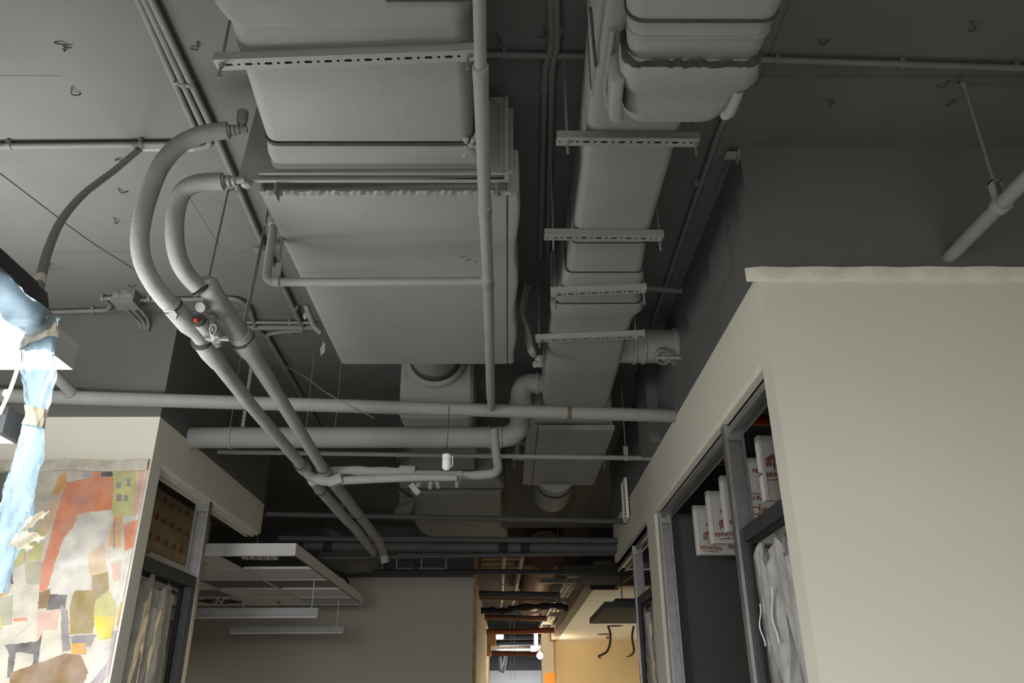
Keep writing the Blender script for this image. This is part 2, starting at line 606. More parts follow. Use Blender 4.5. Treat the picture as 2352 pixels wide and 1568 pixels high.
# fan coil unit
zt_ = 3.35
A, Bq, Cq, D = P(605, 447, z=zt_), P(1189, 439, z=zt_), P(1178, 835, z=zt_), P(780, 838, z=zt_)
x0, x1 = (A.x + D.x) / 2, (Bq.x + Cq.x) / 2
y0, y1 = (A.y + Bq.y) / 2, (Cq.y + D.y) / 2
FX0, FX1, FY0, FY1 = x0, x1, y0, y1
t = thing('fan_coil_unit', 'large grey fan coil unit hanging from the ceiling in the middle', 'air conditioning unit', ((x0 + x1) / 2, y0, zt_))
part('casing', B().box(x0 + .02, x1 - .01, y0 - .02, y1 - .01, zt_ + .085, 3.74), 'sheet', t, bevel=.004)
b = B().box(x0 + .012, x1 - .035, y0 + .012, y1, zt_, zt_ + .07)
part('bottom_panel', b, 'sheet', t, bevel=.006)
b = B().box(x0, x0 + .016, y0, y1 + .002, zt_ + .006, zt_ + .08)
part('edge_strip', b, 'sheet', t, bevel=.003)
secs = [rrect(y, x1 - .036, x1 + .008 + .008 * math.sin(i * 1.3), zt_ + .004, zt_ + .2, .012) for i, y in enumerate([y0 + (y1 - y0) * k / 14 for k in range(15)])]
part('edge_strip', B().loft(secs), 'sheet', t)
b = B().grid(lambda u, v: V((x0 + .01 + u * (x1 - x0 - .02), y0 + .004 + .01 * v + .003 * math.sin(u * 190) - .004 * math.sin(u * 71), zt_ - .001 + .012 * (1 - v) + .002 * math.sin(u * 230 + v * 4))), 160, 4)
part('ragged_edge', b, 'lagging', t, 'frayed insulation edge')
# front plate that reaches out on the left, where the pipes connect
yp = y0 - .055
q0, q1, q2 = P(545, 416, y=yp), P(566, 262, y=yp), P(1166, 405, y=yp)
b = B().prism([q0, V((q0.x + .03, yp, 3.76)), V((x1 - .03, yp, 3.76)), V((x1 - .03, yp, q2.z)), V((x0 + .1, yp, q0.z))], (0, .004, 0))
b.box(q0.x, x1 - .03, yp - .012, yp + .004, q0.z - .004, q0.z)
part('front_plate', b, 'sheet', t)
b = B().box(x0 + .02, x1 - .03, yp - .034, yp - .026, q0.z + .010, q0.z + .015)
b.box(x1 - .045, x1 - .03, yp - .025, yp + .0, q0.z, 3.74)
part('front_flange', b, 'rail', t)
for x in (x0 + .075, x1 - .075):
    b = B().obox((x, yp + .03, q0.z - .03), (1, 0, 0), (0, 1, 0), (0, 0, 1), .004, .06, .05)
    br = part('bracket', b, 'rail', t)
    part('screw', B().lathe((x + .012, y0 - .022, q0.z - .035), (0, -1, 0), ((0, .009), (.006, .008), (.007, .002)), 8), 'rod', br)
b = B().lathe(P(566, 421, y=yp), (0, 0, -1), ((0, .018), (.012, .018), (.016, .012)), 12)
part('drain_cap', b, 'pipe', t)
for px, py in ((583, 333), (608, 386)):
    part('screw', B().lathe(P(px, py, y=yp), (0, -1, 0), ((0, .004), (.004, .003)), 8), 'rod', t)
b = B()
for i in range(5):
    q = P(1065 + i * 7 - (i % 2) * 12, 588 + (i * 37 % 17), z=zt_)
    b.obox(q - V((0, 0, .0005)), (1, .4, 0), (-.4, 1, 0), (0, 0, 1), .012, .004, .001)
part('scratch', b, 'seam', t, 'small dark scratches')
# rods of the unit
b1 = thing('hanging_rod', 'thin steel rod from the ceiling to the big fan coil unit, beside its left edge', 'rod', P(614, 490, y=2.75))
q = V((P(612, 500, y=2.8).x, 2.8, 3.42))
part('rod', B().cyl(q, V((q.x, q.y, ZC)), .005, 8), 'rod', b1)

# round neck and plenum behind the unit
t = thing('duct_plenum', 'box-shaped duct with round neck just behind the big fan coil unit', 'duct', P(1000, 960, y=4.75))
YP = 4.62
pl, pr = P(916, 930, y=YP), P(1086, 930, y=YP)
zbp = P(1000, 958, y=YP).z
secs = [rrect(YP, pl.x + .02, pr.x - .02, zbp + .02, 3.7, .03), rrect(YP + .02, pl.x, pr.x, zbp, 3.72, .04), rrect(YP + .5, pl.x, pr.x, zbp + .02, 3.72, .04)]
part('box', B().loft(secs), 'duct', t)
cx = P(988, 860, y=4.3).x
b = B().lathe((cx, FY1 - .03, 3.60), (0, 1, 0), ((0, .155), (.2, .155), (YP - FY1 + .04, .15)), 28)
part('neck', b, 'sheet', t)
part('neck_band', B().lathe((cx, YP - .09, 3.60), (0, 1, 0), ((0, .158), (.004, .165), (.05, .165), (.054, .158)), 28), 'seam', t, 'dark rubber band')
part('neck_collar', B().lathe((cx, YP - .04, 3.60), (0, 1, 0), ((0, .175), (.01, .19), (.05, .2)), 28), 'duct', t)
secs = [S(py, xl, xr, 3.42, 3.72, .03) for py, xl, xr in ((1000, 935, 1090), (1040, 945, 1090), (1078, 957, 1093), (1086, 958, 1094))]
secs[0] = rrect(YP + .5, secs[0][0].x - .5, secs[0][0].x, 3.42, 3.72, .03) if False else secs[0]
part('duct_section', B().loft(secs), 'duct', t)
part('joint_cord', ring(S(1079, 957, 1093, 3.42, 3.72, .03), .008, .005), 'seam', t)
hanger(P(908, 1049, z=3.4), P(1096, 1037, z=3.4), (.04, .97), 3.4, 'slotted hanger rail above the thick round cross duct, seen behind it')

# far insulated unit
t = thing('insulated_unit', 'insulated grey box unit hanging behind the white sensor', 'air conditioning unit', P(1040, 1180, z=3.35))
secs = [S(1088, 938, 1130, 3.42, 3.74, .03), S(1119, 916, 1158, 3.355, 3.74, .03), S(1126, 920, 1157, 3.36, 3.74, .03), S(1133, 940, 1151, 3.36, 3.74, .03)]
part('front_cover', B().loft(secs), 'duct', t)
part('joint_cord', ring(S(1121, 918, 1158, 3.356, 3.74, .03), .01, .006), 'seam', t)
secs = []
for i, (py, xl, xr) in enumerate(((1130, 938, 1151), (1150, 944, 1151), (1162, 946, 1151), (1180, 950, 1151), (1206, 953, 1150), (1211, 955, 1150))):
    secs.append([p + V((0, 0, .008 * math.sin(p.x * 9 + i * 2))) for p in S(py, xl, xr, 3.36, 3.74, .03)])
part('body', B().loft(secs), 'duct', t)
secs = [S(1210, 956, 1150, 3.36, 3.74, .03), S(1222, 965, 1163, 3.365, 3.74, .03), S(1236, 990, 1166, 3.37, 3.74, .03)]
part('rear_cover', B().loft(secs), 'duct', t)
b = B().grid(lambda u, v: P(912 + 32 * u + 6 * math.sin(v * 5), 1128 + 52 * v + 12 * u, y=7.0 + .9 * v) + V((0, 0, .02 * math.sin(u * 6 + v * 9))), 8, 10)
b2 = B().loft([b.v[i * 9:(i + 1) * 9] + [p + V((0, .012, .006)) for p in b.v[i * 9:(i + 1) * 9]][::-1] for i in range(11)])
part('loose_flap', b2, 'duct', t, 'loose curling insulation flap')

# right-hand run: near low duct
zn = 3.20
t = thing('low_duct', 'low pale insulated duct with a torn collar, top right of centre', 'duct', P(1600, 100, z=zn))
secs = [S(py, xl, xr, zn, 3.56, .045) for py, xl, xr in ((-300, 1405, 1960), (-100, 1432, 1856), (30, 1441, 1797), (90, 1443, 1771), (150, 1443, 1744))]
part('duct_body', B().loft(secs), 'duct', t)
part('joint_cord', ring(S(47, 1441, 1790, zn, 3.56, .045), .004, .004), 'seam', t, 'thin dark cord line')
part('joint_line', ring(S(86, 1443, 1773, zn, 3.56, .045), .002, .0025), 'duct', t)
zc = 3.172
secs = [S(154, 1431, 1750, zc, 3.58, .04), S(170, 1428, 1749, zc - .004, 3.58, .045), S(198, 1424, 1748, zc, 3.58, .05), S(214, 1428, 1728, zc + .012, 3.58, .05), S(219, 1434, 1716, zc + .02, 3.58, .05)]
part('collar', B().loft(secs), 'duct', t)
b = B()
s0 = S(152, 1432, 1750, zc + .003, 3.58, .04)
c0 = sum(s0, V()) / len(s0)
loop = []
for i in range(len(s0)):
    a_, b_ = s0[i], s0[(i + 1) % len(s0)]
    kk = max(1, int((b_ - a_).length / .012))
    loop += [a_.lerp(b_, j / kk) for j in range(kk)]
secs = []
for i in range(len(loop) + 1):
    p = loop[i % len(loop)]
    r_ = (p - c0)
    r_.y = 0
    r_.normalize()
    jj = random.uniform(-.005, .006)
    secs.append([p + r_ * -.016 + V((0, -.008 + jj, 0)), p + r_ * (.004 + jj * .4) + V((0, -.006 + jj, 0)), p + r_ * .003 + V((0, .006, 0)), p + r_ * -.016 + V((0, .006, 0))])
b.loft(secs, caps=False)
part('torn_edge', b, 'seam', t, 'dark torn edge of the collar')
secs = [S(216, 1438, 1708, zc + .02, 3.58, .04), S(250, 1434, 1690, zc + .022, 3.58, .05), S(274, 1432, 1668, zc + .024, 3.58, .06), S(280, 1436, 1655, zc + .05, 3.56, .06)]
part('end_piece', B().loft(secs), 'duct', t)
for xs in ((1401, 1431, 0), (1664, 1686, 1)):
    secs = [S(py, xs[0] + dx, xs[1] + dx, zc + .004, 3.6, .012) for py, dx in (((190, 4), (230, 0), (274, -2), (281, 2)) if not xs[2] else ((217, 24), (245, 14), (268, 4), (276, -8)))]
    part('side_cover', B().loft(secs), 'duct', t)
pa, pb = P(1378, 250, z=3.3), P(1402, 250, z=3.3)
b = B().loft([rrect(y, pa.x - .03 + .0 * y, pb.x + .01, 3.30 - .05 * (y - 1.5), 3.74, .02) for y in (1.42, 1.55, 1.7, 1.9)])
part('side_branch', b, 'duct', t)
b = B().tube([P(1408, 70, z=3.28), P(1400, 130, z=3.28), P(1390, 200, z=3.28), P(1398, 246, z=3.26)], .008, 8)
part('side_cord', b, 'duct', t)
part('dark_joint', B().tube([P(1356, 18, z=3.3), P(1360, 60, z=3.3), P(1364, 110, z=3.3), P(1369, 152, z=3.29)], .0045, 8), 'seam', t, 'dark open joint')

# long duct and the wider pieces further along
zl = 3.42
t = thing('long_duct', 'long narrow insulated duct on five slotted rails, right of the middle', 'duct', P(1420, 450, z=zl))
secs = [S(py, xl, xr, zl, 3.72, .03) for py, xl, xr in ((215, 1356, 1590), (315, 1346, 1560), (420, 1335, 1528), (535, 1319, 1493), (560, 1311, 1487), (624, 1302, 1476))]
part('duct_body', B().loft(secs), 'duct', t)
part('joint_cord', ring(S(557, 1312, 1488, zl, 3.72, .03), .003, .003), 'seam', t)
part('joint_cord', ring(S(625, 1301, 1477, zl, 3.72, .03), .007, .006), 'seam', t)
secs = [S(628, 1299, 1479, zl - .008, 3.73, .03), S(642, 1294, 1479, zl - .01, 3.73, .03), S(655, 1290, 1475, zl - .006, 3.73, .03), S(660, 1290, 1470, zl + .005, 3.73, .03), S(695, 1276, 1473, zl + .002, 3.73, .03)]
part('wrapped_collar', B().loft(secs), 'duct', t)
part('joint_cord', ring(S(697, 1274, 1474, zl, 3.72, .03), .007, .006), 'seam', t)
secs = [S(700, 1267, 1478, zl - .01, 3.73, .03), S(716, 1264, 1478, zl - .012, 3.73, .03), S(727, 1266, 1462, zl - .006, 3.73, .03), S(735, 1267, 1455, zl, 3.73, .03), S(775, 1262, 1441, zl, 3.73, .03), S(850, 1253, 1422, zl, 3.73, .03), S(918, 1246, 1402, zl, 3.73, .03), S(922, 1246, 1400, zl - .004, 3.73, .03), S(934, 1246, 1396, zl - .004, 3.73, .03)]
part('far_body', B().loft(secs), 'duct', t)
secs = [S(934, 1250, 1394, zl + .02, 3.7, .02), S(956, 1242, 1391, zl + .02, 3.7, .02)]
part('end_neck', B().loft(secs), 'sheet', t)
H = [((1278, 325), (1605, 328), (.077, .975), 'slotted hanger rail nearest the low duct, under the long duct'),
     ((1250, 545), (1523, 548), (.075, .97), 'slotted hanger rail under the long duct, second from the low duct'),
     ((1265, 677), (1485, 668), (.045, .97), 'slotted hanger rail under the long duct between two wrapped collars'),
     ((1230, 783), (1481, 773), (.035, .92), 'slotted hanger rail under the long duct beside the damper branch')]
for i, (a_, c_, r_, l_) in enumerate(H):
    hanger(P(*a_, z=3.388), P(*c_, z=3.388), r_, 3.388, l_, below=(.05, .06, .075, .04)[i], group='slotted rails under the long duct')

# branch with damper to the right wall
t = thing('damper_branch', 'round branch duct with damper lever entering the right wall', 'duct', (.8, 4.3, 3.45))
dx0 = P(1425, 800, y=4.2).x
cy, cz = 4.30, 3.545
part('pipe', B().lathe((dx0 - .12, cy, cz), (1, 0, 0), ((0, .1), (XR - dx0 + .12, .1)), 26), 'sheet', t)
for px in (1463, 1484):
    x = P(px, 800, y=4.2).x
    part('ring', B().lathe((x - .012, cy, cz), (1, 0, 0), ((0, .1), (.004, .107), (.02, .107), (.024, .1)), 26), 'sheet', t)
q = P(1514, 775, y=cy - .02)
b = B().lathe((q.x, cy - .055, cz - .08), (0, -.75, -.66), ((0, .05), (.05, .046), (.052, .04), (.02, .036), (.018, .0)), 20)
sp = part('damper_hub', b, 'sheet', t)
hd = V((0, -.75, -.66)).normalized()
c0 = V((q.x, cy - .055, cz - .08)) + hd * .055
b = B().obox(c0 + V((.03, 0, 0)), (1, 0, 0), hd, hd.cross(V((1, 0, 0))), .15, .006, .016)
b.lathe(c0, hd, ((-.004, .016), (.006, .014)), 12)
part('lever', b, 'rail', sp)
part('wall_collar', B().lathe((XR - .03, cy, cz), (1, 0, 0), ((0, .1), (.01, .112), (.03, .112)), 26), 'lagging', t)

# sealed cable entry on the left of the long duct
t = thing('flexible_conduit', 'ribbed flexible conduit pair hanging to a taped gland beside the long duct', 'conduit', P(1225, 800, y=4.1))
for k, pts in enumerate((((1212, 636), (1200, 690), (1198, 716), (1206, 740), (1216, 772), (1219, 790), (1226, 812)), ((1222, 636), (1206, 690), (1200, 718), (1209, 748), (1212, 780), (1218, 806), (1229, 818)))):
    path = spline([P(px, py, y=4.0 + .03 * k) for px, py in pts], 14)
    rr = [.0125 + (.0025 if i % 2 else 0) for i in range(len(path))]
    part('hose', B().tube(path, rr, 10), 'pipe', t)
b = B()
q = P(1233, 830, y=4.05)
for i in range(7):
    b.lathe(q + V((random.uniform(-.02, .03), random.uniform(-.01, .01), random.uniform(-.02, .02))), (random.uniform(-1, 1), -1, random.uniform(-1, 1)), ((-.02, .004), (-.008, .024), (.01, .022), (.022, .004)), 8)
part('taped_gland', b, 'pipe', t)

# spiral duct with two bends
t = thing('round_cross_duct', 'thick round duct crossing from the left wall and bending up into the long duct', 'duct', P(800, 1003, y=4.85))
ys = 4.86
xu = P(1196, 930, y=ys).x
zu, zd = P(1215, 880, y=ys).z, P(900, 1004, y=ys).z
rs = .067
path = fillet([(P(1262, 878, y=ys).x, ys, zu), (xu, ys, zu), (xu, ys, zd), (XL - .02, ys, zd)], .14, 10)
part('pipe', B().tube(path, rs, 24), 'sheet', t)
for q, d in (((xu + .11, ys, zu), (1, 0, 0)), ((xu, ys, zu - .13), (0, 0, 1)), ((xu, ys, zd + .13), (0, 0, 1)), ((xu - .13, ys, zd), (1, 0, 0)), ((xu - .2, ys, zd), (1, 0, 0)), ((P(532, 1003, y=ys).x, ys, zd), (1, 0, 0))):
    part('ring', B().lathe(V(q) - V(d) * .012, d, ((0, rs), (.003, rs + .005), (.02, rs + .005), (.024, rs)), 24), 'sheet', t)
hx = P(560, 960, y=ys).x
st = thing('perforated_strap', 'perforated steel strap holding the round cross duct, from the ceiling', 'strap', (hx, ys, zd + rs))
b = B()
n_ = 22
for i in range(n_):
    z0 = zd + rs + (ZC - zd - rs) * i / n_
    b.holed((hx - .01, ys, z0), (.02, 0, 0), (0, 0, (ZC - zd - rs) / n_), (0, 1, 0), .008, .007)
part('strap', b, 'rail', st)

# second fan coil unit
z2 = 3.35
A, Bq, Cq, D = P(1203, 990, z=z2), P(1405, 984, z=z2), P(1372, 1112, z=z2), P(1205, 1117, z=z2)
x0, x1, y0, y1 = (A.x + D.x) / 2, (Bq.x + Cq.x) / 2, (A.y + Bq.y) / 2, (Cq.y + D.y) / 2
t = thing('fan_coil_unit', 'smaller grey fan coil unit at the far end of the long duct', 'air conditioning unit', ((x0 + x1) / 2, y0, z2))
part('casing', B().box(x0 + .01, x1 - .01, y0 + .03, y1 - .01, z2 + .05, 3.72), 'sheet', t, bevel=.004)
part('bottom_panel', B().box(x0 + .08, x1, y0, y1, z2, z2 + .04), 'sheet', t, bevel=.008)
part('edge_strip', B().box(x0, x0 + .078, y0 + .02, y1, z2 + .006, z2 + .05), 'sheet', t, bevel=.006)
part('front_plate', B().box(x0 + .06, x1 - .04, y0 - .06, y0 + .03, z2 + .05, 3.7), 'sheet', t)
for k in range(2):
    part('pipe_stub', B().tube(fillet([(x0 + .01, y0 + .5 + .3 * k, z2 + .16), (x0 - .05, y0 + .5 + .3 * k, z2 + .16), (x0 - .05, y0 + .62 + .3 * k, z2 + .1)], .03), .02, 10), 'pipe', t)
hanger(P(1176, 1055, z=3.33), P(1392, 1055, z=3.33), (.02, .98), 3.33, 'slotted hanger rail under the smaller fan coil unit', below=.07)
t = thing('round_duct', 'short fat round duct behind the smaller fan coil unit', 'duct', ((x0 + x1) / 2, y1, 3.3))
cx = P(1271, 1150, y=7.2).x
path = fillet([(cx, y1 - .03, 3.45), (cx, y1 + .85, 3.45), (cx, y1 + .85, ZC + .01)], .2, 8)
part('pipe', B().tube(path, .17, 26), 'sheet', t)
part('band', B().lathe((cx, y1 + .12, 3.45), (0, 1, 0), ((0, .17), (.01, .177), (.05, .177), (.06, .17)), 26), 'seam', t, 'dark band')

# ---------------------------------------------------------------- pipes
def sock(p, d, r, l=.05, n=16):
    """socket ring on a pipe"""
    d = V(d).normalized()
    return B().lathe(V(p) - d * l / 2, d, ((0, r * .98), (.002, r * 1.09), (l - .004, r * 1.09), (l, r * .98)), n)


# drain pipe under the big unit
zd1 = 3.15
t = thing('drain_pipe', 'long pale drain pipe with a side branch, running under the big fan coil unit', 'pipe', P(1120, 500, z=zd1))
pts = [P(px, py, z=zd1) for px, py in ((1092, -260), (1101, 0), (1104, 170))]
part('pipe', B().tube(pts, .0168, 16), 'pipe', t)
pts2 = [P(px, py, z=zd1) for px, py in ((1104, 168), (1114, 480), (1121, 640), (1127, 905))] + [P(1129, 936, z=zd1 + .03)]
part('pipe', B().tube(pts2, [.0215, .0215, .0225, .0235, .022], 18), 'pipe', t)
for q, r in ((pts[2], .0205), (pts2[1], .0225)):
    part('socket', sock(q, (0, 1, 0), r, .06), 'pipe', t)
j = P(1120, 646, z=zd1)
e = P(614, 655, z=zd1)
e = V((e.x, j.y + .005, zd1))
part('branch_pipe', B().tube(fillet([j, e, e + V((0, 0, .27))], .045, 8), .0175, 16), 'pipe', t)
part('tee', sock(j, (0, 1, 0), .024, .07), 'pipe', t)
part('riser_cap', B().lathe(e + V((0, 0, .265)), (0, 0, 1), ((0, .0175), (.004, .022), (.03, .022), (.036, .014), (.075, .006))), 'pipe', t)
hq = V((P(636, 640, y=j.y).x, j.y, zd1))
th = thing('pipe_hanger', 'small grey clamp on a rod holding the drain branch, left of the big unit', 'hanger', hq)
part('clamp', B().box(hq.x - .012, hq.x + .012, hq.y - .004, hq.y + .004, zd1 + .018, zd1 + .085).lathe(hq - V((.012, 0, 0)), (1, 0, 0), ((0, .0215), (.024, .0215)), 14), 'rail', th)
part('rod', B().cyl(hq + V((0, 0, .08)), (hq.x, hq.y, ZC), .0045, 8), 'rod', th)

# sprinkler main across the picture
zm = 3.18
ma, mb = P(-420, 895, z=zm), P(1556, 955, z=zm)
mb.x = XR - .002
t = thing('sprinkler_main', 'thick grey pipe crossing the whole passage into the right wall', 'pipe', (ma + mb) / 2)
part('pipe', B().tube([ma, mb], .039, 20), 'pipe', t)
md_ = (mb - ma).normalized()
f = (P(1307, 945, z=zm).x - ma.x) / (mb.x - ma.x)
rq = ma.lerp(mb, f)
M['rust'] = mat('rust_stain', (.13, .09, .055), .9, var=.3, scale=60)
part('rusty_joint', B().lathe(rq - md_ * .012, md_, ((0, .0392), (.004, .0405), (.010, .042), (.014, .042), (.020, .0405), (.024, .0392)), 20), 'rust', t, 'rusty joint ring')
f = (P(160, 907, z=zm).x - ma.x) / (mb.x - ma.x)
bq = ma.lerp(mb, f)
bs = P(60, 792, z=zm + .14)
part('branch_pipe', B().tube([bs, bq + V((0, -.02, .02))], .031, 16), 'pipe', t)
part('weld', B().lathe(bq + (bs - bq).normalized() * .035, (bs - bq), ((0, .034), (.008, .0355), (.014, .031)), 16), 'lagging', t)

# the two lagged water pipes of the big unit
def lagged(name, label, stub, bend, r):
    t = thing(name, label, 'pipe', P(*stub[0][:2], y=stub[0][2]))
    a, c = P(*stub[0][:2], y=stub[0][2]), P(*stub[1][:2], y=stub[1][2])
    part('stub', B().tube([a, c], .0135, 12), 'pipe', t)
    d = (c - a).normalized()
    for k in range(3):
        part('coupling', B().lathe(a.lerp(c, .38 + .2 * k), d, ((0, .0135), (.001, .019 + .002 * k), (.012, .019 + .002 * k), (.013, .0135)), 12), 'rail', t)
    path = spline([P(x, y, y=yy) for x, y, yy in bend], 8)
    part('lagging', B().tube(path, r, 20), 'lagging', t)
    return t


def chain(b, stn, n=20):
    """tube through (px,py,y,r) stations"""
    pts = [P(x, y, y=yy) if yy < 30 else None for x, y, yy, r in stn]
    return b.tube(pts, [s_[3] for s_ in stn], n)


tA = lagged('lagged_pipe', 'outer lagged pipe looping down from the unit, farther left of the two', ((568, 297, 2.405), (520, 300, 2.40)),
            ((524, 299, 2.40), (480, 305, 2.40), (440, 317, 2.40), (402, 341, 2.40), (367, 385, 2.41), (344, 440, 2.43), (327, 500, 2.45), (321, 552, 2.48), (328, 602, 2.52), (350, 648, 2.57), (378, 686, 2.61), (398, 706, 2.64)), .0325)
b = B().lathe(P(555, 292, y=2.395), P(556, 250, y=2.40) - P(553, 285, y=2.395), ((0, .009), (.016, .009), (.017, .018), (.03, .018), (.031, .0205), (.075, .0215), (.078, .016)), 16)
part('air_vent', b, 'sheet', tA, 'round air vent on top of the stub')
endA = P(693, 1068, z=2.79)
part('valve_body', chain(B(), ((392, 697, 2.625, .036), (398, 705, 2.64, .0385), (432, 745, 2.73, .0385), (446, 757, 2.76, .034), (452, 765, 2.78, .029), (470, 788, 2.84, .029))), 'lagging', tA)
part('dark_band', B().lathe(P(396, 702, y=2.635), P(432, 745, y=2.73) - P(398, 705, y=2.64), ((-.004, .030), (-.004, .0395), (.004, .0395), (.004, .03)), 20), 'seam', tA, 'dark tape band')
sA = P(505, 838, y=2.99)
part('dark_band', B().lathe(P(463, 780, y=2.82), sA - P(463, 780, y=2.82), ((-.004, .028), (-.004, .043), (.012, .043), (.012, .028)), 20), 'seam', tA, 'dark tape band')
a0 = P(466, 784, y=2.83)
part('straight_lagging', B().tube([a0, a0.lerp(sA, .45), a0.lerp(sA, .85), sA, sA.lerp(endA, .33) + V((-.012, 0, .004)), endA], [.040, .042, .036, .031, .029, .028], 20), 'lagging', tA)
q = P(401, 722, y=2.635)
b = B().lathe(q, (-.15, -.8, -.6), ((-.02, .012), (.004, .012), (.005, .019), (.014, .019)), 6)
pl_ = part('test_plug', b, 'pipe', tA)
part('brass_ring', B().lathe(q + V((.004, .014, .014)), (-.15, -.8, -.6), ((-.002, .0175), (.006, .0175)), 14), 'brass', pl_, 'bright brass ring')

tB = lagged('lagged_pipe', 'inner lagged pipe with the ringed drain valve, nearer the big unit', ((563, 413, 2.41), (505, 416, 2.41)),
            ((512, 416, 2.41), (475, 418, 2.41), (447, 423, 2.41), (420, 440, 2.42), (406, 475, 2.44), (401, 520, 2.46), (403, 562, 2.49), (413, 602, 2.53), (432, 634, 2.58), (456, 660, 2.62)), .0325)
endB = P(743, 1078, z=2.79)
part('valve_body', chain(B(), ((476, 640, 2.63, .022), (477, 645, 2.63, .036), (484, 668, 2.66, .041), (500, 695, 2.72, .041), (530, 738, 2.84, .040), (545, 760, 2.90, .040), (553, 772, 2.93, .036))), 'lagging', tB)
part('dark_band', B().lathe(P(461, 666, y=2.625), P(456, 660, y=2.62) - P(432, 634, y=2.58), ((-.006, .030), (-.006, .036), (.004, .036), (.004, .03)), 20), 'seam', tB, 'dark tape band')
sB = P(575, 806, y=3.03)
b0 = P(548, 764, y=2.91)
part('dark_band', B().lathe(P(555, 776, y=2.945), sB - b0, ((-.008, .038), (-.008, .0515), (.008, .0515), (.008, .038)), 20), 'seam', tB, 'dark tape band')
part('straight_lagging', B().tube([b0, b0.lerp(sB, .3), b0.lerp(sB, .75), sB.lerp(endB, .03), sB.lerp(endB, .3), endB], [.044, .0495, .0495, .036, .031, .029], 20), 'lagging', tB)
q = P(462, 705, y=2.66)
b = B().lathe(q, (-.1, -.75, -.5), ((-.045, .014), (-.02, .014), (-.019, .018), (-.004, .018), (-.003, .0195), (.008, .0195)), 14)
pl_ = part('test_plug', b, 'pipe', tB)
part('brass_ring', B().lathe(q + V((.002, .02, .014)), (-.1, -.75, -.5), ((0, .0185), (.005, .0185)), 14), 'brass', pl_, 'bright brass ring')
# drain valve with ring and cross handle
q0, q1 = P(484, 728, y=2.74), P(497, 775, y=2.72)
d = (q1 - q0).normalized()
L_ = (q1 - q0).length
b = B().lathe(q0, d, ((-.012, .015), (.004, .016), (.005, .021), (.018, .021), (.019, .013), (L_ * .55, .013), (L_ * .56, .018), (L_ * .8, .018), (L_ * .81, .021), (L_, .021), (L_ + .012, .012)), 14)
dv = part('drain_valve', b, 'pipe', tB)
b = B()
u_ = V((1, .1, 0)).normalized()
b.obox(q1 + d * .004, u_, d, u_.cross(d), .085, .014, .014)
b.obox(q1 + d * .004, u_.cross(d), d, u_, .04, .014, .016)
part('handle', b, 'pipe', dv)
cr = P(490, 757, y=2.70)
b = B().tube([cr + V((math.cos(a) * .012, 0, math.sin(a) * .021)) for a in [2 * PI * k / 16 for k in range(17)]], .0035, 8)
part('pull_ring', b, 'rail', dv)
part('brass_ring', B().lathe(q0, d, ((-.006, .0175), (.002, .0175)), 14), 'brass', dv, 'bright brass ring')
# bypass stub with the red cap
c0, c1 = P(455, 734, y=2.69), P(500, 786, y=2.86)
bp_ = part('bypass_stub', B().tube([c0, c0.lerp(c1, .5), c1], [.024, .026, .026], 18), 'lagging', tB)
dd = (c0 - c1).normalized()
part('dark_end', B().lathe(c0, dd, ((-.012, .0262), (.002, .0262), (.0022, .005)), 18), 'seam', bp_, 'dark open end')
part('red_cap', B().lathe(c0 + V((-.002, -.006, -.004)) - dd * .004, dd, ((0, .011), (.010, .010), (.014, .005)), 14), 'red', bp_, 'small red cap')

# pair of rods carrying the valves
for (x0_, y0_, yy, x1_, y1_, lb) in ((477, 648, 2.64, 524, 438, 'thin steel rod rising to the ceiling from the top of the ragged valve lagging'),
                                     (553, 770, 2.94, 614, 492, 'double thin rod rising from the lagged flange to the big unit corner')):
    a, c = P(x0_, y0_, y=yy), P(x1_, y1_, z=ZC)
    b = B().cyl(a, c, .0045, 8)
    if x0_ > 500: b.cyl(a + V((.008, .006, 0)), a.lerp(c, .75) + V((.006, .006, 0)), .0035, 8)
    top('support_rod', b, 'rod', lb, 'rod')

# manifold where the pipes branch, and the pipes that go on
t = thing('lagged_branch', 'lagged pipe joint with cross pipes running right to the valves below the round duct', 'pipe', endA)
for e_, s_ in ((endA, sA), (endB, sB)):
    d = (e_ - s_).normalized()
    part('collar', B().lathe(e_ - d * .02, d, ((0, .029), (.003, .036), (.05, .038), (.09, .037), (.12, .025), (.2, .024)), 20), 'lagging', t)
    part('dark_band', B().lathe(e_ - d * .022, d, ((-.003, .028), (-.003, .0372), (.003, .0372), (.003, .028)), 20), 'seam', t)
ya = endA.y + .12
qa, qb = P(716, 1100, y=ya), P(770, 1107, y=ya)
part('elbow', B().tube(fillet([endA, qa, qb], .06, 8), .027, 18), 'lagging', t)
yb = endB.y + .1
part('cross_pipe', B().tube(spline([P(x, y, y=yb) for x, y in ((757, 1083), (800, 1080), (850, 1082), (900, 1083), (945, 1085))], 6), [.0255 + .002 * math.sin(i * .9) for i in range(25)], 18), 'lagging', t)
part('cross_pipe', B().tube([P(x, y, y=ya) for x, y in ((768, 1104), (860, 1100), (960, 1096), (1050, 1097))], [.024, .022, .022, .018], 18), 'lagging', t)
part('sleeve', B().tube([P(918, 1082, y=yb), P(954, 1083, y=yb)], .034, 18), 'lagging', t, 'wider foam sleeve')
part('cross_pipe', B().tube([P(950, 1091, y=yb), P(1062, 1092, y=yb)], .029, 18), 'lagging', t)
part('coupling', B().tube([P(1060, 1091, y=yb), P(1086, 1091, y=yb)], .022, 16), 'pipe', t)
rz = P(1146, 1085, y=yb)
part('riser', B().tube(fillet([P(1084, 1092, y=yb), rz + V((0, 0, -.005)), P(1138, 1028, y=yb + .06), P(1136, 990, y=yb + .1)], .06, 8), .0255, 18), 'lagging', t)
part('sleeve', B().tube([P(756, 1108, y=ya - .01), P(786, 1098, y=ya - .02)], .03, 6), 'lagging', t)
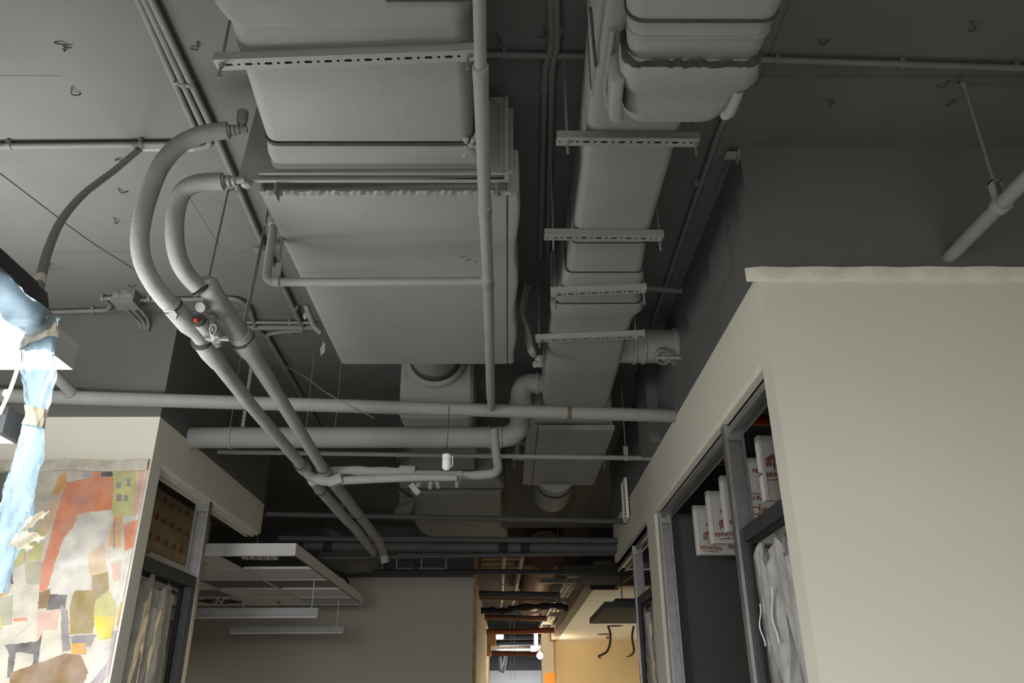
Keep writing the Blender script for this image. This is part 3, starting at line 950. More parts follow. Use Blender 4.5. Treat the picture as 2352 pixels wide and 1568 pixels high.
for k, (px, py, dx, dz) in enumerate(((962, 1112, -.5, -.6), (990, 1108, -.1, -1), (1005, 1107, .2, -1), (1050, 1105, 0, -1))):
    q = P(px, py, y=yb - .03)
    b = B().lathe(q, (dx, -.3, dz), ((-.03, .008), (0, .008), (.001, .014), (.012, .014), (.013, .009), (.028, .009), (.029, .012), (.036, .011)), 12)
    if k == 0: b.obox(q + V((-.02, -.01, -.03)), (.7, 0, -.8), (0, 1, 0), (.8, 0, .7), .07, .02, .03)
    part('valve', b, 'pipe', t)
for stn, lb in ((((719, 1102, ya), (736, 1124, 4.48), (800, 1198, 5.25), (812, 1208, 5.4), (858, 1268, 6.5)), 'thin lagged pipe going on toward the back wall, left of the pair'),
                (((764, 1106, 4.45), (822, 1180, 5.25), (842, 1206, 5.6), (868, 1240, 6.2), (880, 1268, 6.6), (885, 1292, 6.62)), 'thin lagged pipe with a bent end, right of the pair near the back wall')):
    pts = [P(*q[:2], y=q[2]) for q in stn]
    t2 = thing('lagged_pipe', lb, 'pipe', pts[0])
    part('lagging', B().tube(fillet(pts, .1, 6), .031 if len(stn) == 5 else .034, 16), 'lagging', t2)
    q = pts[1]
    part('dark_band', B().lathe(q, pts[2] - pts[1] if len(stn) == 5 else pts[1] - pts[0], ((-.006, .02), (-.006, .0365), (.006, .0365), (.006, .02)), 16), 'seam', t2)

# white actuator
q = P(1025, 1080, y=yb - .07)
t = thing('valve_actuator', 'small white cylindrical valve actuator on the lagged cross pipe', 'actuator', q)
part('body', B().lathe(q, (0, 0, 1), ((0, .012), (.008, .018), (.012, .0235), (.02, .0245), (.085, .0245), (.09, .0225)), 20), 'white', t)
part('groove', B().lathe(q + V((0, 0, .055)), (0, 0, 1), ((0, .0248), (.002, .0248)), 20), 'grey_light', t)
part('clip', B().box(q.x + .02, q.x + .036, q.y - .006, q.y + .006, q.z + .02, q.z + .024).box(q.x + .02, q.x + .036, q.y - .006, q.y + .006, q.z + .078, q.z + .082).box(q.x + .032, q.x + .036, q.y - .006, q.y + .006, q.z + .02, q.z + .082), 'white', t)
part('wire', B().tube(spline([q + V((0, 0, .088)), q + V((-.003, 0, .12)), q + V((.001, .03, .2)), q + V((0, .05, .4))], 5), .002, 6), 'cable', t)

# thin sprinkler pipes further back
def cross(name, label, pa, pb, y, r, mt='pipe', x1=None, x0=None, cat='pipe'):
    a, c = P(*pa, y=y), P(*pb, y=y)
    if x1: c.x = x1
    if x0: a.x = x0
    t = thing(name, label, cat, (a + c) / 2)
    part('pipe', B().tube([a, c], r, 14), mt, t)
    return t, a, c


M['dark_pipe'] = mat('dark_grey_pipe_paint', (.08, .08, .079), .7, var=.1)
t, a, c = cross('sprinkler_pipe', 'thin grey pipe crossing just below the round cross duct', (517, 1037), (1500, 1052), 5.35, .0165, x1=XR, x0=XL - .05)
part('socket', sock(a.lerp(c, .62), c - a, .0175, .05), 'pipe', t)
hq = a.lerp(c, (P(1438, 1050, y=5.35).x - a.x) / (c.x - a.x))
t = thing('pipe_hanger', 'clamp and rod holding the thin cross pipe near the right wall', 'hanger', hq)
part('clamp', B().box(hq.x - .016, hq.x + .016, hq.y - .005, hq.y + .005, hq.z + .01, hq.z + .08).lathe(hq - V((.015, 0, 0)), (1, 0, 0), ((0, .021), (.03, .021)), 14), 'rail', t)
part('rod', B().cyl(hq + V((0, 0, .075)), (hq.x, hq.y, ZC), .005, 8), 'rod', t)
t, a, c = cross('sprinkler_pipe', 'second thin cross pipe, in front of the far insulated unit', (600, 1180), (1430, 1197), 6.7, .022, 'dark_pipe', x1=XR)
part('socket', sock(a.lerp(c, .7), c - a, .023, .2), 'dark_pipe', t)
hq = a.lerp(c, .22)
t = thing('pipe_hanger', 'thin rod and clamp holding the second cross pipe beside the lagged pair', 'hanger', hq)
part('clamp', B().box(hq.x - .016, hq.x + .016, hq.y - .005, hq.y + .005, hq.z + .015, hq.z + .09).lathe(hq - V((.015, 0, 0)), (1, 0, 0), ((0, .026), (.03, .026)), 14), 'dark_pipe', t)
part('rod', B().cyl(hq + V((0, 0, .08)), (hq.x, hq.y, ZC), .005, 8), 'dark_pipe', t)
cross('service_pipe', 'upper dark cross pipe of three above the far corridor mouth', (640, 1236), (1408, 1241), 7.3, .026, 'dark_pipe', x1=1.006)
t, a, c = cross('service_pipe', 'thick dark cross pipe with black sleeves above the far corridor mouth', (700, 1253), (1408, 1258), 7.42, .044, 'dark_pipe', x1=1.006)
for f_ in (.06, .62, .69):
    part('sleeve', B().tube([a.lerp(c, f_), a.lerp(c, f_ + .03)], .05, 14), 'black', t, 'black rubber sleeve')
cross('service_pipe', 'lower thin grey cross pipe of three above the far corridor mouth', (740, 1281), (1408, 1270), 7.52, .02, 'dark_pipe', x1=1.006)
t, a, c = cross('service_pipe', 'dark thin pipe running along the top of the pale back wall', (800, 1312), (1370, 1313), 10.45, .03, 'dark_pipe')
for f_ in (.27, .85):
    q = a.lerp(c, f_)
    part('hanger_rod', B().cyl(q, (q.x, q.y, ZC), .008, 8).obox(q + V((0, 0, .05)), (1, 0, 0), (0, 1, 0), (0, 0, 1), .04, .05, .1), 'dark_pipe', t)

# pipe with clamp at the right
q = P(2182, 592, y=YR)
q.x = 1.78
t = thing('pipe', 'grey pipe sticking out of the right wall with a hanging clamp, right edge', 'pipe', q)
part('pipe_run', B().tube([V((q.x, YR + .02, q.z)), V((q.x, .9, q.z + .005))], .0265, 18), 'pipe', t)
cq = V((q.x, P(2284, 470, z=q.z).y, q.z))
b = B().lathe(cq - V((0, .016, 0)), (0, 1, 0), ((0, .029), (0, .034), (.032, .034), (.032, .029)), 18)
b.box(cq.x - .017, cq.x - .011, cq.y - .015, cq.y + .015, cq.z + .025, cq.z + .10).box(cq.x + .011, cq.x + .017, cq.y - .015, cq.y + .015, cq.z + .025, cq.z + .10).box(cq.x - .017, cq.x + .017, cq.y - .015, cq.y + .015, cq.z + .094, cq.z + .10)
part('clamp', b, 'rail', t)
part('rod', B().cyl(cq + V((0, 0, .08)), (cq.x, cq.y, ZC), .0055, 10), 'rod', t)
part('nut', B().lathe(cq + V((0, 0, .10)), (0, 0, 1), ((0, .011), (.01, .011)), 6), 'rod', t)
part('ceiling_anchor', B().lathe((cq.x, cq.y, ZC), (0, 0, -1), ((0, .012), (.012, .01), (.02, .006)), 10), 'rod', t)

# ---------------------------------------------------------------- ceiling conduits
zk = 3.778
def clip(p, d, r, par):
    d = V(d).normalized()
    b = B().lathe(V(p) - d * .009, d, ((0, r * 1.02), (0, r * 1.3), (.018, r * 1.3), (.018, r * 1.02)), 12)
    b.obox(V(p) + V((0, 0, .012)), d, d.cross(V((0, 0, 1))), (0, 0, 1), .016, r * 3, .01)
    return part('clip', b, 'conduit', par)


def conduit(label, pts, r=.0125, rad=.05, clips=(), z=zk, ymax=None, mt='conduit'):
    q = [P(x, y, z=z) for x, y in pts]
    if ymax:
        for p in q: p.y = min(p.y, ymax)
    t = thing('conduit', label, 'conduit', q[0])
    part('tube', B().tube(fillet(q, rad, 6), r, 12), mt, t)
    for cx_, cy_, d in clips:
        p = P(cx_, cy_, z=z)
        if ymax: p.y = min(p.y, ymax)
        clip(p, d, r, t)
    return t


conduit('ceiling conduit leftmost of the three, bending to run along to the left edge', ((252, -130), (318, 0), (461, 326), (440, 331), (-60, 336)), .0135, .03, ((405, 185, (0, 1, 0)), (22, 334, (1, 0, 0)), (325, 331, (1, 0, 0))))
conduit('middle ceiling conduit of the three, ending at the ribbed hose', ((270, -130), (333, 0), (486, 334), (447, 341)), .0135, .03, ((419, 190, (0, 1, 0)),))
conduit('ceiling conduit rightmost of the three, running on past the big unit', ((288, -130), (349, 0), (486, 290), (592, 535), (688, 735), (697, 752)), .0145, .03, ((434, 190, (0, 1, 0)), (678, 707, (0, 1, 0))))
conduit('conduit bending round below the junction box toward the back', ((315, 689), (545, 685), (572, 704), (588, 755), (612, 772), (725, 978)), .013, .06, ((343, 686, (1, 0, 0)), (640, 820, (0, 1, 0))))
conduit('conduit zigzagging from the left edge up to the junction box', ((100, 717), (247, 712), (255, 700), (234, 686), (265, 684)), .013, .025, ((213, 713, (1, 0, 0)), (236, 685, (1, 0, 0))), ymax=4.36)
conduit('thin cross conduit behind the lagged valves', ((562, 740), (722, 741)), .0115, .03, ((665, 741, (1, 0, 0)),))
conduit('thicker cross conduit just behind the thin one', ((565, 752), (722, 752)), .018, .03)
conduit('conduit stepping left then running back beside its twin', ((697, 758), (640, 763), (612, 768), (735, 982)), .013, .04, ((666, 761, (1, 0, 0)),))
conduit('dark ceiling conduit, left of the pair between the ducts', ((1256, -140), (1264, 0), (1268, 104), (1252, 152), (1241, 596)), .0135, .1, ((1268, 70, (0, 1, 0)), (1250, 200, (0, 1, 0))))
conduit('dark ceiling conduit, right of the pair between the ducts', ((1272, -140), (1278, 0), (1281, 104), (1268, 154), (1258, 640), (1252, 760)), .0135, .1, ((1281, 70, (0, 1, 0)),))
conduit('ceiling conduit slanting along the right of the long duct', ((1683, 235), (1655, 290), (1498, 745)), .013, .05, ((1600, 420, (0, 1, 0)),))
conduit('cross conduit on the ceiling disappearing behind the low duct to the right edge', ((1110, 126), (1365, 130), (1750, 137), (2420, 159)), .012, .05, ((1785, 138, (1, 0, 0)), (2070, 148, (1, 0, 0)), (2333, 156, (1, 0, 0)), (1160, 127, (1, 0, 0))))
conduit('short conduit pair entering the right wall behind the long duct', ((1470, 660), (1566, 668)), .016, .05, z=3.72)

# junction box with its cable tails
q = P(288, 703, z=3.72)
q.y = min(q.y, 4.25)
t = thing('junction_box', 'square grey junction box on the ceiling above the left wall', 'box', q)
b = B().box(q.x - .064, q.x + .064, q.y - .055, q.y + .055, 3.732, ZC + .002)
part('housing', b, 'conduit', t, bevel=.008)
part('lid', B().box(q.x - .066, q.x + .066, q.y - .058, q.y + .058, 3.722, 3.734), 'conduit', t, bevel=.004)
for k in (-.035, .035):
    part('grommet', B().lathe((q.x + k, q.y - .055, 3.767), (0, -1, 0), ((0, .02), (.004, .02), (.008, .014)), 14), 'conduit', t)
for k in (-.045, 0, .045):
    part('cable_tail', B().tube(fillet([(q.x + k, q.y + .05, 3.75), (q.x + k * .8 + .005, YL - .06, 3.74), (q.x + k * .5 + .01, YL - .016, 3.72), (q.x + k * .4 + .012, YL - .012, 3.68)], .03), .011, 10), 'conduit', t)

# ribbed hose from the ceiling to the dark beam
pts = [P(452, 341, z=3.786), P(330, 341, z=3.784), P(318, 345, y=2.76), P(262, 392, y=2.66), P(192, 446, y=2.5), P(142, 505, y=2.3), P(112, 570, y=2.1), P(96, 630, y=1.93), P(85, 680, y=1.79), P(80, 706, y=1.74)]
path = spline(pts, 26)
t = thing('ribbed_hose', 'ribbed grey hose curving from the ceiling down to the dark lamp beam', 'hose', pts[0])
part('hose', B().tube(path, [.0138 if i % 3 else .012 for i in range(len(path))], 12), 'pipe', t)
i = int(len(path) * .79)
part('tape', B().tube(path[i:i + 8], .0145, 12), 'tape', t, 'pale tape wrap')

# loose wires
def wire(name, label, pts, r, mt='cable', cat='wire'):
    return top(name, B().tube(spline(pts, 8), r, 6), mt, label, cat)


wire('loose_wire', 'thin dark wire stretched from the left edge to the lagged pipes', [P(-80, 340, y=2.72), P(0, 398, y=2.85), P(130, 497, y=3.02), P(210, 556, y=3.1), P(320, 627, y=3.1), P(400, 690, y=3.1), P(452, 718, y=3.1), P(560, 714, y=3.1)], .003)
wire('loose_wire', 'thin wire sagging from the lagged flange over the sprinkler main', [P(560, 770, y=3.2), P(600, 812, y=3.5), P(650, 838, y=3.8), P(705, 868, y=4.0), P(760, 908, y=4.1), P(860, 960, y=4.1)], .0025, 'conduit')
t = thing('cable_coil', 'small coil of grey cable hung on the conduit beside the drain riser', 'cable', P(604, 570, z=3.74))
for k in range(3):
    c_ = P(604 + k * 2, 568 + 4 * k, z=3.73 - .012 * k)
    part('loop', B().tube([c_ + V((math.cos(a) * .045, math.sin(a) * .03, math.sin(a) * .022)) for a in [2 * PI * j / 20 for j in range(21)]], .0042, 7), 'conduit', t)
# tail of cable and tube beside the unit
top('cable_tail', B().tube(spline([P(703, 700, y=3.9), P(712, 725, y=3.95), P(722, 748, y=4.0), P(738, 765, y=4.02)], 6), .016, 10), 'conduit', 'short grey hose bending against the left side of the big unit', 'hose')
for pts, lb in ((((741, 782), (748, 792), (739, 822), (735, 812)), 'shred of clear film hanging from the far left corner of the big unit'), (((698, 716), (708, 720), (704, 732), (696, 731)), 'scrap of clear film beside the short grey hose')):
    q = [P(x, y, y=4.0) for x, y in pts]
    b = B().grid(lambda u, v: (q[0].lerp(q[1], u)).lerp(q[3].lerp(q[2], u), v) + V((0, .015 * math.sin(u * 5 + v * 7), .004 * math.sin(v * 20))), 6, 8)
    top('film_scrap', b, 'clear_film', lb, 'plastic film')
for i, (px, py0, py1, lb) in enumerate(((545, 872, 808, 'thin wire hanger behind the lagged pipes, over the sprinkler main'), (712, 900, 832, 'thin wire hanger left of the round neck, farther from it'), (776, 918, 838, 'thin wire hanger left of the round neck, nearer to it'), (1437, 0, 0, ''))):
    if not lb: continue
    a = P(px, py0, y=4.95)
    top('wire_hanger', B().cyl((a.x, a.y, zd), (a.x, a.y, ZC), .003, 6), 'rod', lb, 'wire')
# bent tie wires in the slab
spots = ((125, 95), (455, 92), (187, 213), (265, 365), (262, 497), (296, 437), (150, 115), (2230, 45), (1905, 88), (2172, 240), (1895, 226), (2180, 182), (2202, 186), (1330, 240), (1250, 60), (650, 750), (610, 780), (1140, 75), (313, 652))
for i, (px, py) in enumerate(spots):
    q = P(px, py, z=ZC + .004)
    a = i * 1.9
    s_ = .5 + .3 * ((i * 7) % 5) / 4
    pts = [q, q + V((.008 * math.cos(a), .008 * math.sin(a), -.02 * s_)), q + V((.03 * math.cos(a), .03 * math.sin(a), -.03 * s_)), q + V((.045 * math.cos(a + .6), .045 * math.sin(a + .6), -.012))]
    top('tie_wire', B().tube(spline(pts, 4), .0028, 6), 'seam', 'short bent tie wire poking out of the grey ceiling slab', 'wire', 'tie wires in the ceiling slab')

# ---------------------------------------------------------------- left foreground lamps and film
t = thing('pendant_lamp', 'big lit white panel lamp at the left edge, behind the blue film', 'lamp', (-1.6, 1.6, 2.52))
lx0, lx1, ly0, ly1, lz = -1.92, -1.29, .9, 2.2, 2.522
b = B().box(lx0, lx1, ly0, ly1, lz + .012, lz + .082)
for q in ((lx0, lx1, ly0, ly0 + .012), (lx0, lx1, ly1 - .012, ly1), (lx0, lx0 + .012, ly0 + .012, ly1 - .012), (lx1 - .012, lx1, ly0 + .012, ly1 - .012)):
    b.box(*q, lz, lz + .012)
part('housing', b, 'lamp_white', t)
part('diffuser', B().box(lx0 + .013, lx1 - .013, ly0 + .013, ly1 - .013, lz + .002, lz + .011), 'lamp_on', t, 'glowing white diffuser')
for x in (lx0 + .15, lx1 - .15):
    part('suspension_wire', B().cyl((x, ly0 + .1, lz + .08), (x, ly0 + .1, ZC), .0015, 6), 'rod', t)
t = thing('linear_lamp', 'slim lit grey bar lamp at the left edge, in front of the mural wall', 'lamp', (-2.5, 2.93, 2.545))
lx0, lx1, ly0, ly1, lz = -3.3, -1.885, 2.86, 3.0, 2.545
part('housing', B().box(lx0, lx1 - .03, ly0, ly1, lz + .012, lz + .105), 'grey_light', t, bevel=.003)
part('end_cap', B().box(lx1 - .029, lx1, ly0, ly1, lz, lz + .105), 'dark_steel', t, 'dark end cap', bevel=.002)
part('rim', B().box(lx0, lx1 - .03, ly0, ly0 + .012, lz, lz + .012).box(lx0, lx1 - .03, ly1 - .012, ly1, lz, lz + .012), 'grey_light', t)
part('diffuser', B().box(lx0, lx1 - .03, ly0 + .013, ly1 - .013, lz + .003, lz + .0115), 'lamp_on2', t, 'glowing white diffuser')
for x in (lx0 + .2, lx0 + .5):
    part('suspension_wire', B().cyl((x, 2.93, lz + .1), (x, 2.93, ZC), .0015, 6), 'rod', t)

bx0, bx1 = -1.21, -1.14
t = thing('lamp_beam', 'dark grey steel beam at the left edge with a rounded end, wrapped in blue film', 'beam', (bx0, 1.2, 2.55))
part('beam', B().box(bx0, bx1, .3, 1.72, 2.48, 2.55), 'dark_steel', t, bevel=.004)
ec = []
for y, gr in ((1.718, 0), (1.775, 0)):
    ec.append([V((x, y, z)) for x, z in ((bx0 - .004, 2.455), (bx1 + .004, 2.455), (bx1 + .006, 2.51), (bx1 - .006, 2.55), (bx1 - .03, 2.562), (bx0, 2.562))])
part('end_cap', B().loft(ec), 'dark_steel', t, bevel=.008)
part('suspension_wire', B().cyl((bx1 - .03, .6, 2.545), (bx1 - .03, .6, ZC), .0015, 6), 'rod', t)

def crinkle(u, v, a, s=1.):
    return a * (math.sin(7 * u * s + 3 * v) + .7 * math.sin(17 * v * s - 5 * u + 1.3) + .5 * math.sin(29 * u * s + 23 * v) + .4 * math.sin(47 * (u + v) * s))


def sheet_solid(fn, nu, nv, th=.0008):
    b = B().grid(fn, nu, nv)
    return b


t = thing('blue_film', 'pale blue plastic film wrapped under the dark beam and hanging down at the left', 'plastic film', (-1.17, 1.75, 2.5))
def wrapf(u, v):
    a = -.35 + u * (PI + .7)
    y = .5 + 1.3 * v
    sag = .07 + .03 * math.sin(v * 9) + .02 * math.sin(v * 23 + 1)
    return V(((bx0 + bx1) / 2 - .02 + (.075 + .02 * (1 - v)) * math.cos(a) + crinkle(u * 2, v * 4, .004), y, 2.49 - sag * math.sin(max(0, min(PI, a))) + crinkle(u * 3, v * 6, .004)))
part('wrap', B().grid(wrapf, 24, 60), 'blue_film', t)
pth = [(92, 728, 16), (93, 752, 26), (90, 800, 33), (88, 850, 34), (86, 900, 28), (84, 945, 21), (80, 972, 20), (71, 1015, 25), (62, 1060, 27), (50, 1110, 28), (42, 1150, 30), (30, 1195, 32), (10, 1245, 30), (-8, 1300, 32), (-30, 1360, 34)]
YF = 1.79
secs = []
cen = spline([P(x, y, y=YF) for x, y, w_ in pth], 5)
ws = spline([V((w_, 0, 0)) for x, y, w_ in pth], 5)
n = 40
for i, c in enumerate(cen):
    w_ = ws[i].x * .00112
    ring_ = []
    for j in range(n):
        a = 2 * PI * j / n
        k = 1 + .10 * math.sin(3 * a + i * .35) + .09 * math.sin(7 * a - i * .5) + .05 * math.sin(13 * a + i * .9)
        ring_.append(c + V((math.cos(a) * w_ * k, math.sin(a) * w_ * .55 * k, 0)))
    secs.append(ring_)
part('hanging_tube', B().loft(secs, caps=False), 'blue_film', t)
def band_(i0, i1, slant, gr=1.06):
    s_ = []
    for i in range(i0, i1 + 1):
        c = cen[i]
        s_.append([c + (p - c) * gr + V((0, 0, slant * (p.x - c.x))) for p in secs[i]])
    return B().loft(s_, caps=False)
part('tape', band_(3, 9, .5), 'tape', t, 'beige masking tape band')
part('tape', band_(24, 31, -.2), 'tape', t, 'beige masking tape band with torn edge')
def patchf(u, v):
    a = .05 + u * .8
    y = 1.33 + .12 * v + .02 * u
    return V(((bx0 + bx1) / 2 - .02 + .096 * math.cos(a), y, 2.488 - .09 * math.sin(a) + crinkle(u, v, .001)))
part('tape', B().grid(patchf, 8, 8), 'tape', t, 'beige masking tape patch')
for (px, py, dx, dz) in ((66, 1190, .05, .02), (58, 1215, .055, -.015), (40, 1222, .05, -.03), (112, 815, -.03, -.05)):
    q = P(px - 8, py, y=YF - .03)
    part('torn_end', B().grid(lambda u, v: q + V((dx * u, .004 * math.sin(u * 9 + v * 5), dz * u - .03 * v * (1 - .6 * u) + .004 * math.sin(13 * u))), 6, 6), 'tape' if px < 100 else 'blue_film', t)
t = thing('lamp_cable', 'thin white cable curving down to the slim bar lamp, left edge', 'cable', P(20, 890, y=2.7))
cp = [P(54, 700, y=2.45), P(50, 760, y=2.5), P(48, 800, y=2.55), P(41, 842, y=2.6), P(24, 893, y=2.68), P(8, 930, y=2.76), P(-2, 955, y=2.9)]
part('cable', B().tube(spline(cp, 8), .0065, 8), 'white_cable', t)
q = P(17, 897, y=2.68)
part('tie', B().lathe(q - V((.0, 0, .006)), (cp[5] - cp[4]), ((0, .008), (0, .013), (.012, .013), (.012, .008)), 10), 'white', t)
a = P(117, 604, z=ZC)
top('hanger_strip', B().cyl(a, a + V((-.02, -.03, -.10)), .003, 6).obox(a + V((-.024, -.035, -.12)), (1, 0, 0), (0, 1, 0), (0, 0, 1), .02, .004, .05).obox(a + V((-.022, -.032, -.08)), (1, 0, .3), (0, 1, 0), (0, 0, 1), .014, .014, .03), 'seam', 'small dark hanger strip on the ceiling just above the dark beam end', 'hanger')

# ---------------------------------------------------------------- mural on the left wall
cols = {'cream': (.70, .66, .57), 'orange': (.78, .29, .16), 'lime': (.60, .58, .24), 'olive': (.40, .30, .12), 'grey': (.30, .28, .29), 'pink': (.74, .50, .42), 'white': (.76, .73, .68), 'brown': (.30, .19, .10), 'yellow': (.78, .62, .12), 'dark': (.10, .09, .10), 'lilac': (.48, .42, .47), 'peach': (.74, .56, .38), 'sage': (.50, .49, .38), 'amber': (.78, .42, .12)}
names = list(cols)
for k, c in cols.items():
    M['m_' + k] = mat('mural_' + k, c, .7, var=.24, scale=9)
YM = YL - .006
b = B()
def mp(cx, cy): return P(cx * .4, 940 + cy * .4, y=YM)
c0, c1 = mp(-900, 318), mp(864, 285)
zt_m = P(340, 1056, y=YM).z
xr_m = XL - .012
b.cur = names.index('cream')
b.box(-5.2, xr_m, YM, YL - .001, .3, zt_m)
lay = [0]
def pa(col, *pts):
    lay[0] += 1
    b.cur = names.index(col)
    rnd = random.Random(lay[0] * 13)
    out = []
    for i in range(len(pts)):
        a_, c_ = pts[i], pts[(i + 1) % len(pts)]
        L_ = math.hypot(a_[0] - c_[0], a_[1] - c_[1])
        k = max(1, int(L_ / 14))
        for j in range(k):
            u = j / k
            out.append((a_[0] + (c_[0] - a_[0]) * u + rnd.uniform(-3, 3), a_[1] + (c_[1] - a_[1]) * u + rnd.uniform(-3, 3)))
    vs = []
    for x, y in out:
        p = mp(x, y)
        p.x = min(p.x, xr_m - .001)
        p.z = min(p.z, zt_m - .002)
        p.y = YM - .00008 * lay[0]
        vs.append(p)
    b.add(vs, [tuple(range(len(vs)))])
pa('sage', (-300, 340), (60, 330), (120, 520), (60, 900), (-300, 1000))
pa('peach', (-300, 1000), (10, 1000), (-40, 1568), (-300, 1568))
pa('lilac', (80, 760), (140, 700), (150, 880), (60, 900))
pa('peach', (300, 480), (345, 478), (330, 570), (300, 650), (250, 750), (215, 865), (145, 865), (190, 720), (235, 640))
pa('lime', (205, 690), (262, 700), (235, 860), (150, 868), (180, 760))
pa('white', (445, 640), (520, 590), (640, 580), (620, 650), (600, 780), (545, 960), (500, 1035), (430, 1060), (400, 1115), (300, 1055), (272, 1030), (310, 900), (345, 790), (385, 700))
pa('orange', (385, 420), (470, 400), (555, 390), (652, 388), (646, 572), (580, 582), (500, 590), (448, 602), (420, 680), (372, 730), (342, 800), (312, 900), (270, 1042), (225, 1042), (236, 900), (282, 760), (332, 560), (352, 500), (372, 440))
pa('amber', (335, 378), (382, 366), (386, 440), (342, 486), (296, 490), (320, 430))
pa('orange', (530, 328), (580, 328), (580, 392), (530, 396))
pa('dark', (582, 330), (646, 330), (648, 386), (580, 386))
pa('lilac', (470, 330), (530, 328), (528, 392), (472, 392))
pa('lime', (652, 340), (785, 335), (784, 440), (760, 612), (640, 604), (650, 480))
for x, y, w_, h_ in ((668, 418, 26, 34), (728, 398, 22, 44), (666, 486, 32, 40), (712, 490, 24, 34)):
    pa('grey', (x, y), (x + w_, y), (x + w_, y + h_), (x, y + h_))
pa('pink', (790, 330), (868, 285), (842, 420), (822, 600), (762, 612), (786, 440))
pa('peach', (500, 830), (600, 760), (612, 920), (520, 968))
pa('amber', (655, 612), (705, 612), (690, 790), (622, 785), (640, 690))
pa('grey', (652, 640), (664, 640), (662, 800), (650, 800))
pa('orange', (708, 665), (815, 620), (800, 775), (716, 812))
pa('white', (604, 862), (785, 798), (748, 1092), (670, 1134), (640, 1020))
pa('pink', (640, 880), (700, 860), (690, 980), (655, 990))
pa('olive', (430, 1042), (530, 1036), (530, 955), (620, 930), (624, 1038), (548, 1100), (534, 1282), (400, 1292), (402, 1120))
pa('dark', (280, 1062), (388, 1062), (376, 1142), (268, 1152))
pa('brown', (222, 1050), (292, 1028), (276, 1140), (216, 1142))
pa('lime', (546, 1100), (622, 1034), (668, 1120), (662, 1182), (540, 1192))
pa('yellow', (540, 1190), (662, 1180), (640, 1312), (568, 1322))
pa('amber', (690, 1112), (730, 1098), (716, 1222), (664, 1242))
pa('sage', (145, 872), (242, 872), (230, 1000), (150, 1010))
pa('cream', (76, 1000), (150, 990), (225, 1050), (215, 1200), (70, 1320))
pa('sage', (-60, 1110), (76, 1060), (70, 1230), (-60, 1250))
pa('dark', (-40, 372), (46, 358), (24, 520), (-40, 570))
pa('dark', (6, 890), (66, 872), (78, 1000), (6, 1002))
pa('amber', (-40, 1000), (66, 990), (50, 1052), (-40, 1092))
pa('lime', (60, 792), (146, 782), (140, 880), (80, 912))
pa('yellow', (-40, 1190), (14, 1180), (10, 1260), (-40, 1300))
pa('orange', (78, 1200), (150, 1196), (162, 1212), (80, 1216))
pa('pink', (214, 1160), (342, 1150), (322, 1272), (210, 1334))
pa('cream', (250, 1270), (352, 1258), (362, 1424), (228, 1472))
pa('dark', (28, 1352), (220, 1330), (244, 1282), (216, 1470), (188, 1470), (196, 1400), (92, 1392), (72, 1540), (42, 1540), (52, 1402))
pa('grey', (350, 1120), (388, 1150), (404, 1384), (358, 1388))
pa('grey', (404, 1300), (556, 1290), (520, 1360), (420, 1352))
pa('amber', (408, 1346), (494, 1340), (492, 1404), (412, 1412))
pa('brown', (58, 1512), (382, 1400), (464, 1410), (548, 1600), (58, 1600))
pa('white', (530, 1362), (642, 1344), (620, 1452), (500, 1600), (470, 1600), (545, 1430))
pa('lilac', (652, 1270), (704, 1258), (682, 1420), (636, 1500), (560, 1600), (520, 1580), (622, 1450))
top('mural', b, ['m_' + k for k in names], 'large abstract mural of orange, cream and lime blocks on the left wall', 'mural', smooth=10)
t = thing('protective_film', 'clear plastic film taped over the mural with a rolled top edge', 'plastic film', (-2.6, YL - .03, 2.8))
part('sheet', B().grid(lambda u, v: V((-4.8 + u * (4.8 + xr_m - .01), YM - .02 + crinkle(u * 5, v * 2, .0025), .6 + v * (zt_m - .62))), 60, 40), 'thin_film', t)
secs = []
for i in range(50):
    u = i / 49
    x = -4.8 + u * (4.8 + xr_m + .004)
    zc_ = zt_m - .035 + .004 * math.sin(i * .8)
    secs.append([V((x, YM - .012 - .014 * (1 + .25 * math.sin(i * 1.7 + k)) * (1 + math.cos(2 * PI * k / 10)) / 2, zc_ + .034 * math.sin(2 * PI * k / 10))) for k in range(10)])
M['roll_film'] = film('rolled_plastic_film', (.80, .76, .66), .25, .3, .3)
part('rolled_edge', B().loft(secs), 'roll_film', t)

# ---------------------------------------------------------------- left opening
def stud(name, label, x0, x1, y, z0, z1, fl=.05):
    """C-shaped steel stud: web away from the viewer, flanges with lips toward it"""
    t = thing(name, label, 'stud', ((x0 + x1) / 2, y, z0))
    b = B().box(x0, x1, y + fl - .002, y + fl, z0, z1).box(x0, x0 + .002, y, y + fl, z0, z1).box(x1 - .002, x1, y, y + fl, z0, z1)
    b.box(x0, x0 + .014, y - .002, y, z0, z1).box(x1 - .014, x1, y - .002, y, z0, z1)
    b.box(x0 + .03, x0 + .034, y + fl - .006, y + fl - .002, z0, z1).box(x1 - .034, x1 - .03, y + fl - .006, y + fl - .002, z0, z1)
    part('profile', b, 'alu', t)
    part('end_clip', B().box(x0 + .006, x1 - .006, y - .001, y + fl - .006, z1 - .07, z1 - .002), 'alu', t)
    for k in (.02, .045):
        part('screw', B().lathe(((x0 + x1) / 2 + .004, y - .001, z1 - k), (0, -1, 0), ((0, .005), (.003, .004)), 8), 'rod', t)
    return t


